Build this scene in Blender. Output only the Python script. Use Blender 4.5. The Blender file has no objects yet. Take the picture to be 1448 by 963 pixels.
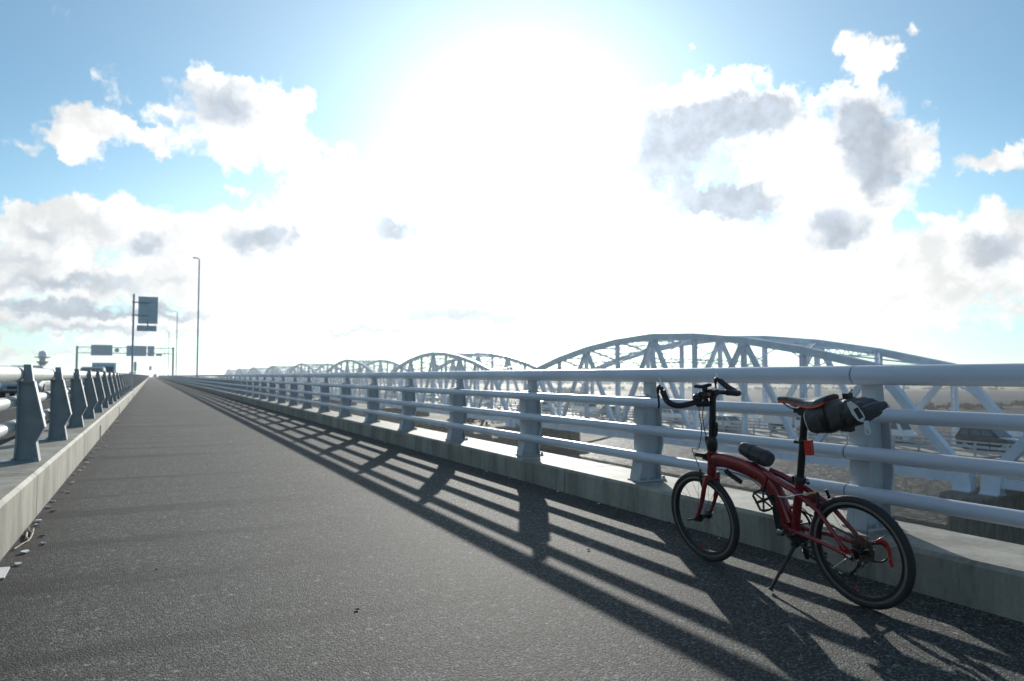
import bpy, bmesh, math, random
from mathutils import Vector, Matrix
random.seed(7)
SC = bpy.context.scene
COL = SC.collection
R = math.radians

# ------------------------------------------------------------------ camera
# pixel calibration of the photograph (1448 x 963): X = right of the path, Y = along the path, Z = up
FPX, CX, CY, EYE = 1030.0, 724.0, 481.5, 1.02
YAW = math.atan((CX - 214) / FPX)
PIT = math.atan((531 - CY) / FPX)
FW = Vector((math.sin(YAW) * math.cos(PIT), math.cos(YAW) * math.cos(PIT), math.sin(PIT)))
RT = Vector((math.cos(YAW), -math.sin(YAW), 0))
UP = RT.cross(FW)
CAMP = Vector((0, 0, EYE))
cd = bpy.data.cameras.new('camera')
cam = bpy.data.objects.new('camera', cd); COL.objects.link(cam)
cd.sensor_width = 36; cd.lens = FPX / 1448 * 36
cd.clip_start = 0.05; cd.clip_end = 12000
cam.matrix_world = Matrix(((RT.x, UP.x, -FW.x, CAMP.x), (RT.y, UP.y, -FW.y, CAMP.y), (RT.z, UP.z, -FW.z, CAMP.z), (0, 0, 0, 1)))
cd.dof.use_dof = True; cd.dof.focus_distance = 3.9; cd.dof.aperture_fstop = 2.9
SC.camera = cam

def ray(px, py): return FW + RT * ((px - CX) / FPX) - UP * ((py - CY) / FPX)
def azel(px, py):
    d = ray(px, py).normalized()
    return math.degrees(math.atan2(d.x, d.y)), math.degrees(math.asin(d.z))
def along(px, L):            # Y of the point at lateral distance L seen in picture column px
    zc = FPX * L / (math.cos(YAW) * (px - 214)); return (zc - L * math.sin(YAW)) / math.cos(YAW)

# ------------------------------------------------------------------ light
SUN_AZ, SUN_EL = R(27.2), R(16.2)
SUN = Vector((math.sin(SUN_AZ) * math.cos(SUN_EL), math.cos(SUN_AZ) * math.cos(SUN_EL), math.sin(SUN_EL)))
sl = bpy.data.lights.new('sun', 'SUN'); sl.energy = 5.0; sl.angle = R(0.55); sl.color = (1.0, 0.96, 0.88)
so = bpy.data.objects.new('sun', sl); COL.objects.link(so)
so.rotation_euler = SUN.to_track_quat('Z', 'Y').to_euler(); so.location = (0, 0, 40)
SC.view_settings.view_transform = 'Standard'; SC.view_settings.look = 'None'
SC.view_settings.gamma = 1; SC.view_settings.exposure = 0.08

class NT:                      # small helper for node trees
    def __init__(s, tree): s.t = tree; s.n = tree.nodes; s.l = tree.links
    def new(s, typ, **kw):
        n = s.n.new(typ)
        for k, v in kw.items(): setattr(n, k, v)
        return n
    def put(s, sock, v):
        if isinstance(v, bpy.types.NodeSocket): s.l.new(v, sock)
        elif v is not None: sock.default_value = v
    def math(s, op, a, b=None, c=None, clamp=False):
        n = s.new('ShaderNodeMath', operation=op, use_clamp=clamp)
        s.put(n.inputs[0], a); s.put(n.inputs[1], b); s.put(n.inputs[2], c); return n.outputs[0]
    def vec(s, op, a, b=None, c=None):
        n = s.new('ShaderNodeVectorMath', operation=op)
        s.put(n.inputs[0], a); s.put(n.inputs[1], b)
        if c is not None: s.put(n.inputs[2], c)
        return n.outputs['Value'] if op in ('LENGTH', 'DOT_PRODUCT', 'DISTANCE') else n.outputs[0]
    def rng(s, v, a, b, c=0.0, d=1.0, smooth=True):
        n = s.new('ShaderNodeMapRange', interpolation_type='SMOOTHSTEP' if smooth else 'LINEAR')
        s.put(n.inputs['Value'], v)
        for i, k in zip(('From Min', 'From Max', 'To Min', 'To Max'), (a, b, c, d)): s.put(n.inputs[i], k)
        return n.outputs[0]
    def noise(s, v, scale, detail=4, rough=0.55, dist=0.0, dim='3D'):
        n = s.new('ShaderNodeTexNoise', noise_dimensions=dim)
        s.put(n.inputs['Vector'], v); s.put(n.inputs['Scale'], scale); s.put(n.inputs['Detail'], detail)
        s.put(n.inputs['Roughness'], rough); s.put(n.inputs['Distortion'], dist)
        return n.outputs['Fac'], n.outputs['Color']
    def mix(s, f, a, b, blend='MIX'):
        n = s.new('ShaderNodeMix', data_type='RGBA', blend_type=blend)
        s.put(n.inputs[0], f); s.put(n.inputs[6], a); s.put(n.inputs[7], b); return n.outputs[2]

W = bpy.data.worlds.new('World'); SC.world = W; W.use_nodes = True
N = NT(W.node_tree); N.n.clear()
sky = N.new('ShaderNodeTexSky', sky_type='NISHITA', sun_disc=False)
sky.sun_elevation = SUN_EL; sky.sun_rotation = SUN_AZ
sky.air_density = 1.1; sky.dust_density = 0.35; sky.ozone_density = 3.0
tc = N.new('ShaderNodeTexCoord')
D = N.vec('NORMALIZE', tc.outputs['Generated'])
sep = N.new('ShaderNodeSeparateXYZ'); N.put(sep.inputs[0], D)
AZ = N.math('MULTIPLY', N.math('ARCTAN2', sep.outputs[0], sep.outputs[1]), 57.29578)
EL = N.math('MULTIPLY', N.math('ARCSINE', sep.outputs[2]), 57.29578)
cmb = N.new('ShaderNodeCombineXYZ'); N.put(cmb.inputs[0], AZ); N.put(cmb.inputs[1], EL)
P0 = cmb.outputs[0]
_, wc = N.noise(P0, 0.45, 5, 0.62, dim='2D')
wv = N.vec('MULTIPLY', N.vec('SUBTRACT', wc, (0.5, 0.5, 0.5)), (3.4, 2.8, 0.0))
P1 = N.vec('ADD', P0, wv)
def blobs(lst, P):
    acc = None
    for (px, py, rx, ry, w) in lst:
        a, e = azel(px, py); k = 57.3 / FPX
        ia, ie = 1 / (rx * k), 1 / (ry * k)
        r = N.vec('LENGTH', N.vec('MULTIPLY_ADD', P, (ia, ie, 0.0), (-a * ia, -e * ie, 0.0)))
        b = N.rng(r, 0.0, 1.35, w, 0.0)
        acc = b if acc is None else N.math('ADD', acc, b)
    return acc
CLOUD = [(290, 104, 24, 12, .8), (345, 119, 20, 11, .65), (320, 150, 76, 44, 1.0), (395, 142, 44, 22, .95), (426, 140, 18, 16, .7), (398, 176, 40, 34, .95), (345, 205, 84, 38, 1.0), (335, 268, 18, 10, .5),
         (85, 194, 30, 16, .8), (118, 180, 50, 26, 1.0), (158, 170, 34, 18, .85), (108, 212, 34, 16, .7), (30, 204, 34, 11, .6), (220, 160, 17, 12, .6), (243, 166, 16, 13, .6), (224, 197, 25, 19, .9), (232, 219, 16, 12, .65), (190, 182, 22, 10, .5),
         (160, 112, 30, 18, .36), (168, 138, 24, 12, .26), (94, 22, 20, 16, .26),
         (25, 300, 18, 10, .5), (60, 312, 54, 22, .95), (108, 303, 48, 22, 1.0), (153, 303, 42, 22, 1.0), (186, 291, 20, 18, .95), (215, 312, 50, 20, .95), (285, 312, 50, 18, .95), (335, 318, 52, 24, 1.0),
         (45, 352, 80, 32, 1.0), (135, 325, 60, 20, .6), (240, 345, 70, 32, .95), (340, 355, 95, 40, 1.0), (430, 330, 80, 60, 1.0), (460, 260, 60, 60, .7), (90, 402, 210, 24, .95), (270, 392, 170, 28, .9), (120, 455, 280, 30, .85), (100, 505, 260, 16, .55),
         (1045, 108, 36, 20, 1.0), (1000, 116, 34, 16, .85), (955, 145, 60, 26, .95), (1015, 165, 110, 40, 1.0), (1095, 150, 50, 28, .95), (940, 215, 75, 60, 1.0), (1020, 288, 96, 36, 1.0), (1155, 134, 12, 9, .6), (1200, 138, 44, 18, .9),
         (1120, 212, 66, 44, .95), (1155, 260, 76, 56, 1.0), (1200, 300, 62, 40, .95), (1180, 330, 60, 42, .95), (1225, 195, 72, 68, 1.0), (1288, 228, 26, 34, .85), (1268, 276, 32, 22, .8), (1040, 230, 40, 24, .28),
         (1200, 62, 24, 16, .9), (1226, 86, 34, 24, 1.0), (1260, 80, 24, 18, .85), (1226, 114, 13, 13, .6), (1293, 43, 15, 10, .42), (975, 65, 11, 8, .4),
         (1326, 308, 34, 16, .9), (1396, 225, 40, 13, .8), (1442, 221, 22, 16, .85), (1395, 306, 21, 18, .85), (1442, 316, 30, 18, .85), (1300, 348, 80, 22, .95), (1385, 346, 72, 32, 1.0), (1450, 355, 50, 34, 1.0), (1350, 392, 150, 28, .9), (1210, 410, 150, 50, .9), (1340, 440, 200, 26, .7), (1080, 380, 160, 60, 1.0),
         (560, 330, 130, 80, .9), (640, 420, 330, 60, .95), (560, 460, 420, 30, .8)]
CORE = [(318, 150, 72, 38, 1.0), (1010, 166, 112, 34, 1.0), (1080, 162, 60, 34, 1.0), (955, 200, 74, 44, 1.0), (915, 238, 58, 48, .9), (970, 252, 76, 42, 1.0), (1035, 288, 84, 36, 1.0), (1000, 282, 92, 24, .8), (1070, 312, 28, 18, .6),
        (1216, 168, 50, 38, 1.0), (1238, 215, 52, 50, 1.0), (1246, 258, 34, 26, .8), (1180, 322, 48, 38, 1.0), (1188, 346, 28, 20, .6), (1405, 352, 44, 24, .8),
        (362, 338, 56, 30, 1.0), (400, 328, 26, 16, .7), (208, 346, 36, 20, .85), (62, 328, 34, 16, .65), (130, 318, 40, 12, .4), (542, 322, 36, 28, .9), (575, 326, 28, 18, .7), (578, 374, 30, 17, .7), (640, 408, 32, 14, .8),
        (30, 370, 50, 16, .6), (100, 402, 130, 14, .8), (240, 392, 40, 10, .6), (60, 436, 150, 14, .9), (200, 440, 130, 12, .8), (90, 466, 190, 10, .7), (630, 440, 140, 12, .85), (520, 468, 170, 9, .85), (700, 452, 150, 10, .8), (860, 444, 90, 9, .6), (60, 498, 120, 8, .5)]
f1, _ = N.noise(P0, 0.55, 6, 0.62, dim='2D')
f2, _ = N.noise(P0, 0.24, 5, 0.60, dim='2D')
def puffs(sc):
    v = N.new('ShaderNodeTexVoronoi', feature='F1', voronoi_dimensions='2D'); N.put(v.inputs['Vector'], P1); v.inputs['Scale'].default_value = sc
    return N.math('SUBTRACT', 0.5, v.outputs['Distance'])
puff = N.math('ADD', N.math('MULTIPLY', puffs(0.6), 0.42), N.math('MULTIPLY', puffs(1.4), 0.26))
CB = blobs(CLOUD, P1)
dens = N.math('ADD', CB, N.math('ADD', puff, N.math('MULTIPLY', N.math('SUBTRACT', f1, 0.5), 0.85)))
dens = N.math('MULTIPLY', dens, N.rng(CB, 0.02, 0.16))
# the rest of the sky carries the same broken cumulus
far = N.math('MAXIMUM', N.math('SUBTRACT', N.math('ABSOLUTE', N.math('SUBTRACT', AZ, math.degrees(YAW))), 38.0), N.math('SUBTRACT', EL, 31.0))
zc = N.math('MAXIMUM', N.math('ADD', sep.outputs[2], 0.08), 0.05)
flat = N.vec('DIVIDE', D, N.new('ShaderNodeCombineXYZ').outputs[0]) if False else None
cz = N.new('ShaderNodeCombineXYZ'); N.put(cz.inputs[0], N.math('DIVIDE', sep.outputs[0], zc)); N.put(cz.inputs[1], N.math('DIVIDE', sep.outputs[1], zc))
g1, _ = N.noise(cz.outputs[0], 1.1, 5, 0.6, dim='2D')
gen = N.math('MULTIPLY', N.rng(g1, 0.52, 0.68), N.rng(far, 0.0, 6.0))
dens = N.math('MAXIMUM', dens, gen)
mask = N.rng(dens, 0.16, 0.78)
core = N.math('ADD', blobs(CORE, P1), N.math('ADD', N.math('MULTIPLY', N.math('SUBTRACT', f2, 0.5), 0.7), N.math('MULTIPLY', N.math('SUBTRACT', f1, 0.5), 0.6)))
core = N.math('MAXIMUM', N.rng(core, 0.0, 1.0), N.math('MULTIPLY', N.rng(gen, 0.6, 1.0), N.rng(far, 0.0, 6.0)))
cosg = N.vec('DOT_PRODUCT', D, tuple(SUN))
def hg(g):
    d = N.math('POWER', N.math('SUBTRACT', 1 + g * g, N.math('MULTIPLY', cosg, 2 * g)), 1.5)
    return N.math('DIVIDE', 1 - g * g, d)
ph = hg(0.72)
lit = N.math('MULTIPLY_ADD', ph, 0.75, 7.4)
gry = N.math('MULTIPLY_ADD', ph, 0.20, 4.9)
def scol(c, v): return N.vec('SCALE', c) if False else N.vec('MULTIPLY', c, v)
def vfrom(v):
    c = N.new('ShaderNodeCombineXYZ')
    for i in range(3): N.put(c.inputs[i], v)
    return c.outputs[0]
lit = N.math('MULTIPLY', lit, N.rng(N.math('ADD', f2, N.math('MULTIPLY', puff, 0.5)), 0.25, 0.75, 0.80, 1.10))
litc = N.vec('MULTIPLY', (0.995, 1.0, 0.99), vfrom(lit))
gry = N.math('MULTIPLY', gry, N.rng(f1, 0.25, 0.75, 0.84, 1.16))
gryc = N.vec('MULTIPLY', (0.86, 0.955, 1.09), vfrom(gry))
ccol = N.mix(core, litc, gryc)
# thin high veil that scatters the sun forward, thicker towards the horizon
fwd = N.rng(cosg, 0.80, 0.985, 0.30, 1.0)
veil = N.math('ADD', N.math('ADD', N.math('MULTIPLY', hg(0.82), 0.20), N.math('MULTIPLY', hg(0.5), 0.40)), N.math('MULTIPLY', N.math('MULTIPLY', N.rng(EL, 20.0, 1.0), fwd), 7.0))
base = N.vec('ADD', N.vec('MULTIPLY', sky.outputs[0], (0.41, 0.86, 0.98)), N.vec('MULTIPLY', (1.0, 0.99, 0.96), vfrom(veil)))
allc = N.mix(N.math('MULTIPLY', mask, 0.96), base, ccol)
bg = N.new('ShaderNodeBackground'); N.put(bg.inputs[0], allc); bg.inputs[1].default_value = 0.10
W.cycles.sampling_method = 'NONE'
wo = N.new('ShaderNodeOutputWorld'); N.l.new(bg.outputs[0], wo.inputs[0])

# ------------------------------------------------------------------ materials
def material(name, col, rough=0.5, metal=0.0, col2=None, scale=3.0, bump=0.0, bscale=60.0, spec=0.5, coat=0.0, detail=5, aniso=(1, 1, 1), trans=0.0, emit=None):
    m = bpy.data.materials.new(name); m.use_nodes = True
    t = NT(m.node_tree); b = t.n['Principled BSDF']
    b.inputs['Base Color'].default_value = (*col, 1); b.inputs['Roughness'].default_value = rough
    b.inputs['Metallic'].default_value = metal; b.inputs['Specular IOR Level'].default_value = spec
    b.inputs['Coat Weight'].default_value = coat
    if trans: b.inputs['Transmission Weight'].default_value = trans
    if emit: b.inputs['Emission Color'].default_value = (*emit[0], 1); b.inputs['Emission Strength'].default_value = emit[1]
    co = t.new('ShaderNodeTexCoord').outputs['Object']
    if col2:
        v = t.vec('MULTIPLY', co, aniso)
        f, _ = t.noise(v, scale, detail, 0.6)
        t.put(b.inputs['Base Color'], t.mix(t.rng(f, 0.32, 0.68), (*col, 1), (*col2, 1)))
        t.put(b.inputs['Roughness'], t.rng(f, 0.3, 0.7, max(rough - .08, .03), min(rough + .1, 1)))
    if bump:
        f, _ = t.noise(co, bscale, 4, 0.6)
        bn = t.new('ShaderNodeBump'); bn.inputs['Strength'].default_value = bump; bn.inputs['Distance'].default_value = 0.01
        t.put(bn.inputs['Height'], f); t.put(b.inputs['Normal'], bn.outputs[0])
    return m

def asphalt_material(name, dark=1.0):
    m = bpy.data.materials.new(name); m.use_nodes = True
    t = NT(m.node_tree); b = t.n['Principled BSDF']
    g = t.new('ShaderNodeNewGeometry').outputs['Position']
    vo = t.new('ShaderNodeTexVoronoi', feature='F1'); t.put(vo.inputs['Vector'], g); vo.inputs['Scale'].default_value = 140
    vo2 = t.new('ShaderNodeTexVoronoi', feature='F1'); t.put(vo2.inputs['Vector'], g); vo2.inputs['Scale'].default_value = 55
    sp = t.new('ShaderNodeSeparateColor'); t.put(sp.inputs[0], vo.outputs['Color'])
    sp2 = t.new('ShaderNodeSeparateColor'); t.put(sp2.inputs[0], vo2.outputs['Color'])
    n1, _ = t.noise(g, 0.55, 6, 0.62)
    n2, _ = t.noise(t.vec('MULTIPLY', g, (0.35, 1.6, 1)), 1.2, 4, 0.6)
    n3, _ = t.noise(g, 9.0, 5, 0.65)
    v = t.math('ADD', t.math('MULTIPLY', t.math('POWER', sp.outputs[0], 4.0), 0.20), 0.022)
    v = t.math('ADD', v, t.math('MULTIPLY', t.rng(sp2.outputs[1], 0.975, 0.99), 0.13))  # sparse bright grains: sun glints painted into the colour
    big = t.math('MULTIPLY', t.rng(n1, 0.3, 0.7, 0.86, 1.16), t.rng(n2, 0.28, 0.46, 0.78, 1.0))
    big = t.math('MULTIPLY', big, t.rng(n3, 0.3, 0.7, 0.90, 1.10))
    # darker along the kerb on the road side of the path
    gx = t.new('ShaderNodeSeparateXYZ'); t.put(gx.inputs[0], g)
    edge = t.math('ADD', gx.outputs[0], t.math('MULTIPLY', t.math('SUBTRACT', n3, 0.5), 0.35))
    big = t.math('MULTIPLY', big, t.rng(edge, -0.74, -0.20, 0.48, 1.0))
    # damp stains running out from the kerb across the path
    ny, _ = t.noise(t.vec('MULTIPLY', g, (0.05, 1.0, 0.0)), 1.5, 3, 0.5)
    nb, _ = t.noise(t.vec('MULTIPLY', g, (1.0, 2.5, 1.0)), 1.6, 5, 0.65)
    reach = t.rng(t.math('ADD', gx.outputs[0], t.math('MULTIPLY', t.math('SUBTRACT', nb, 0.5), 1.6)), -0.6, 2.2, 1.0, 0.0)
    big = t.math('MULTIPLY', big, t.math('SUBTRACT', 1.0, t.math('MULTIPLY', t.math('MULTIPLY', t.rng(ny, 0.53, 0.62), reach), 0.62)))
    v = t.math('MULTIPLY', t.math('MULTIPLY', v, big), dark)
    cc = t.new('ShaderNodeCombineColor')
    t.put(cc.inputs[0], t.math('MULTIPLY', v, 1.0)); t.put(cc.inputs[1], t.math('MULTIPLY', v, 1.035)); t.put(cc.inputs[2], t.math('MULTIPLY', v, 0.93))
    t.put(b.inputs['Base Color'], cc.outputs[0]); b.inputs['Roughness'].default_value = 0.8
    b.inputs['Specular IOR Level'].default_value = 0.3
    h = t.math('ADD', t.math('MULTIPLY', t.math('SUBTRACT', 1.0, vo.outputs['Distance']), 0.5), t.math('MULTIPLY', sp.outputs[2], 0.6))
    bn = t.new('ShaderNodeBump'); bn.inputs['Strength'].default_value = 1.0; bn.inputs['Distance'].default_value = 0.006
    t.put(bn.inputs['Height'], h); t.put(b.inputs['Normal'], bn.outputs[0])
    return m

def concrete_material(name, c=0.36, streak=1.0):
    m = bpy.data.materials.new(name); m.use_nodes = True
    t = NT(m.node_tree); b = t.n['Principled BSDF']
    g = t.new('ShaderNodeNewGeometry').outputs['Position']
    a, _ = t.noise(g, 2.2, 7, 0.65); s, _ = t.noise(t.vec('MULTIPLY', g, (3.0, 3.0, 0.5)), 1.0, 8, 0.72); d, _ = t.noise(g, 45, 4, 0.7)
    k = t.math('MULTIPLY', t.rng(a, 0.3, 0.7, 0.8, 1.1), t.rng(s, 0.34, 0.62, 1 - .42 * streak, 1.12))
    k = t.math('MULTIPLY', k, t.rng(d, 0.3, 0.7, 0.92, 1.06))
    col = t.vec('MULTIPLY', (c, c * 0.955, c * 0.80), vfrom_t(t, k))
    t.put(b.inputs['Base Color'], col); b.inputs['Roughness'].default_value = 0.72; b.inputs['Specular IOR Level'].default_value = 0.4
    bn = t.new('ShaderNodeBump'); bn.inputs['Strength'].default_value = 0.25; bn.inputs['Distance'].default_value = 0.006
    t.put(bn.inputs['Height'], d); t.put(b.inputs['Normal'], bn.outputs[0])
    return m
def vfrom_t(t, v):
    c = t.new('ShaderNodeCombineXYZ')
    for i in range(3): t.put(c.inputs[i], v)
    return c.outputs[0]

def water_material():
    m = bpy.data.materials.new('river_water'); m.use_nodes = True
    t = NT(m.node_tree); b = t.n['Principled BSDF']
    g = t.new('ShaderNodeNewGeometry').outputs['Position']
    f1_, _ = t.noise(t.vec('MULTIPLY', g, (1.0, 0.6, 1.0)), 1.3, 5, 0.62, 0.6)
    f2_, _ = t.noise(g, 0.02, 4, 0.55)
    t.put(b.inputs['Base Color'], t.mix(t.rng(f2_, 0.35, 0.65), (0.031, 0.036, 0.038, 1), (0.048, 0.053, 0.055, 1)))
    b.inputs['Roughness'].default_value = 0.55; b.inputs['Specular IOR Level'].default_value = 0.05; b.inputs['IOR'].default_value = 1.33
    bn = t.new('ShaderNodeBump'); bn.inputs['Strength'].default_value = 1.0; bn.inputs['Distance'].default_value = 1.1
    t.put(bn.inputs['Height'], f1_); t.put(b.inputs['Normal'], bn.outputs[0])
    return m

M = dict(
    asphalt=asphalt_material('path_asphalt'),
    road=asphalt_material('road_asphalt', 0.9),
    concrete=concrete_material('kerb_concrete', 0.31),
    pier=concrete_material('pier_concrete', 0.16),
    deck=concrete_material('deck_concrete', 0.30),
    rail=material('rail_paint', (0.58, 0.62, 0.69), 0.42, 0.0, (0.52, 0.56, 0.63), 5.0, 0.05, 140, aniso=(1, .4, 1)),
    rail2=material('road_rail_paint', (0.62, 0.64, 0.60), 0.42, 0.0, (0.54, 0.56, 0.53), 5.0, 0.05, 140),
    post=material('post_paint', (0.44, 0.465, 0.50), 0.5, 0.0, (0.37, 0.385, 0.41), 7.0, 0.08, 90),
    post2=material('road_post_paint', (0.33, 0.36, 0.39), 0.5, 0.0, (0.27, 0.30, 0.32), 7.0, 0.08, 90),
    truss=material('truss_paint', (0.66, 0.73, 0.82), 0.5, 0.0, (0.56, 0.63, 0.72), 0.8, 0.0, aniso=(1, 1, .5)),
    lattice=material('truss_lattice_paint', (0.64, 0.71, 0.80), 0.5),
    gal=material('galvanised_steel', (0.52, 0.54, 0.56), 0.5, 0.15, (0.44, 0.46, 0.48), 4.0),
    signback=material('sign_back', (0.70, 0.72, 0.76), 0.5, 0.1, (0.62, 0.64, 0.68), 3.0),
    water=water_material(),
    bank=material('bank_grass', (0.11, 0.092, 0.035), 0.9, 0, (0.06, 0.06, 0.022), 0.05, 0.5, 2.0, detail=9),
    sand=material('bank_sand', (0.13, 0.11, 0.07), 0.95, 0, (0.085, 0.075, 0.05), 0.08, 0.4, 3.0, detail=9),
    scrub=material('scrub_leaves', (0.13, 0.11, 0.04), 0.7, 0, (0.07, 0.07, 0.028), 0.3),
    wood=material('wood_leaves', (0.045, 0.06, 0.03), 0.7, 0, (0.07, 0.075, 0.035), 0.05),
    red=material('red_frame_paint', (0.26, 0.016, 0.020), 0.30, 0.3, (0.20, 0.013, 0.017), 6, 0, coat=0.6),
    black=material('black_anodised', (0.018, 0.017, 0.018), 0.38, 0.3, (0.028, 0.026, 0.027), 20),
    matblack=material('black_fabric', (0.020, 0.020, 0.023), 0.75, 0, (0.032, 0.031, 0.034), 25, 0.35, 220),
    bagcloth=material('bag_cloth', (0.036, 0.036, 0.040), 0.6, 0, (0.055, 0.053, 0.057), 22, 0.9, 16),
    pouchskin=material('pouch_skin', (0.030, 0.028, 0.030), 0.42, 0, (0.045, 0.042, 0.044), 14, 0.12, 60),
    rubber=material('tyre_rubber', (0.022, 0.021, 0.022), 0.72, 0, (0.032, 0.030, 0.030), 40, 0.2, 300),
    silver=material('bright_alloy', (0.62, 0.62, 0.62), 0.25, 0.9, (0.52, 0.52, 0.52), 12),
    rimtrack=material('rim_brake_track', (0.30, 0.29, 0.28), 0.4, 0.6, (0.24, 0.23, 0.22), 18),
    steel=material('chain_steel', (0.22, 0.21, 0.19), 0.35, 0.85, (0.12, 0.10, 0.08), 60),
    redlamp=material('red_lamp_plastic', (0.55, 0.035, 0.02), 0.25, 0, None, coat=0.5),
    redcord=material('red_cord', (0.50, 0.02, 0.015), 0.7, 0, (0.38, 0.02, 0.015), 80),
    orange=material('orange_saddle_edge', (0.60, 0.085, 0.025), 0.5, 0, (0.52, 0.07, 0.02), 30),
    saddle=material('saddle_leather', (0.03, 0.03, 0.032), 0.3, 0, (0.045, 0.045, 0.045), 30),
    reflect=material('white_reflective_patch', (0.62, 0.62, 0.63), 0.4),
    clear=material('clear_plastic', (0.62, 0.64, 0.66), 0.25, 0, None),
    yellow=material('yellow_cable_end', (0.55, 0.36, 0.06), 0.5),
    glass=material('vehicle_glass', (0.10, 0.115, 0.125), 0.06, 0, None, spec=0.8),
    white=material('white_car_paint', (0.72, 0.73, 0.74), 0.3, 0, None, coat=0.6),
    grey=material('grey_car_paint', (0.16, 0.17, 0.19), 0.3, 0.4, None, coat=0.6),
    dark=material('dark_car_paint', (0.022, 0.024, 0.030), 0.25, 0.2, None, coat=0.8),
    silverp=material('silver_car_paint', (0.45, 0.46, 0.48), 0.32, 0.5, None, coat=0.6),
    bluep=material('pale_blue_paint', (0.30, 0.42, 0.58), 0.35, 0, None, coat=0.5),
    head=material('headlamp_lens', (0.75, 0.76, 0.78), 0.1, 0, None, spec=0.9),
    tail=material('tail_lamp_lens', (0.45, 0.02, 0.02), 0.15, 0, None, spec=0.8),
    marking=material('road_marking_paint', (0.72, 0.72, 0.70), 0.6, 0, (0.5, 0.5, 0.48), 3),
    litter=material('pale_litter', (0.78, 0.79, 0.78), 0.6, 0, (0.62, 0.62, 0.60), 30),
    straw=material('dry_stem', (0.48, 0.42, 0.32), 0.8, 0, (0.36, 0.30, 0.22), 30),
    leaf=material('dead_leaf', (0.12, 0.075, 0.04), 0.8, 0, (0.07, 0.05, 0.03), 30),
    gap=material('joint_filler', (0.03, 0.03, 0.03), 0.9),
)

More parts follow.
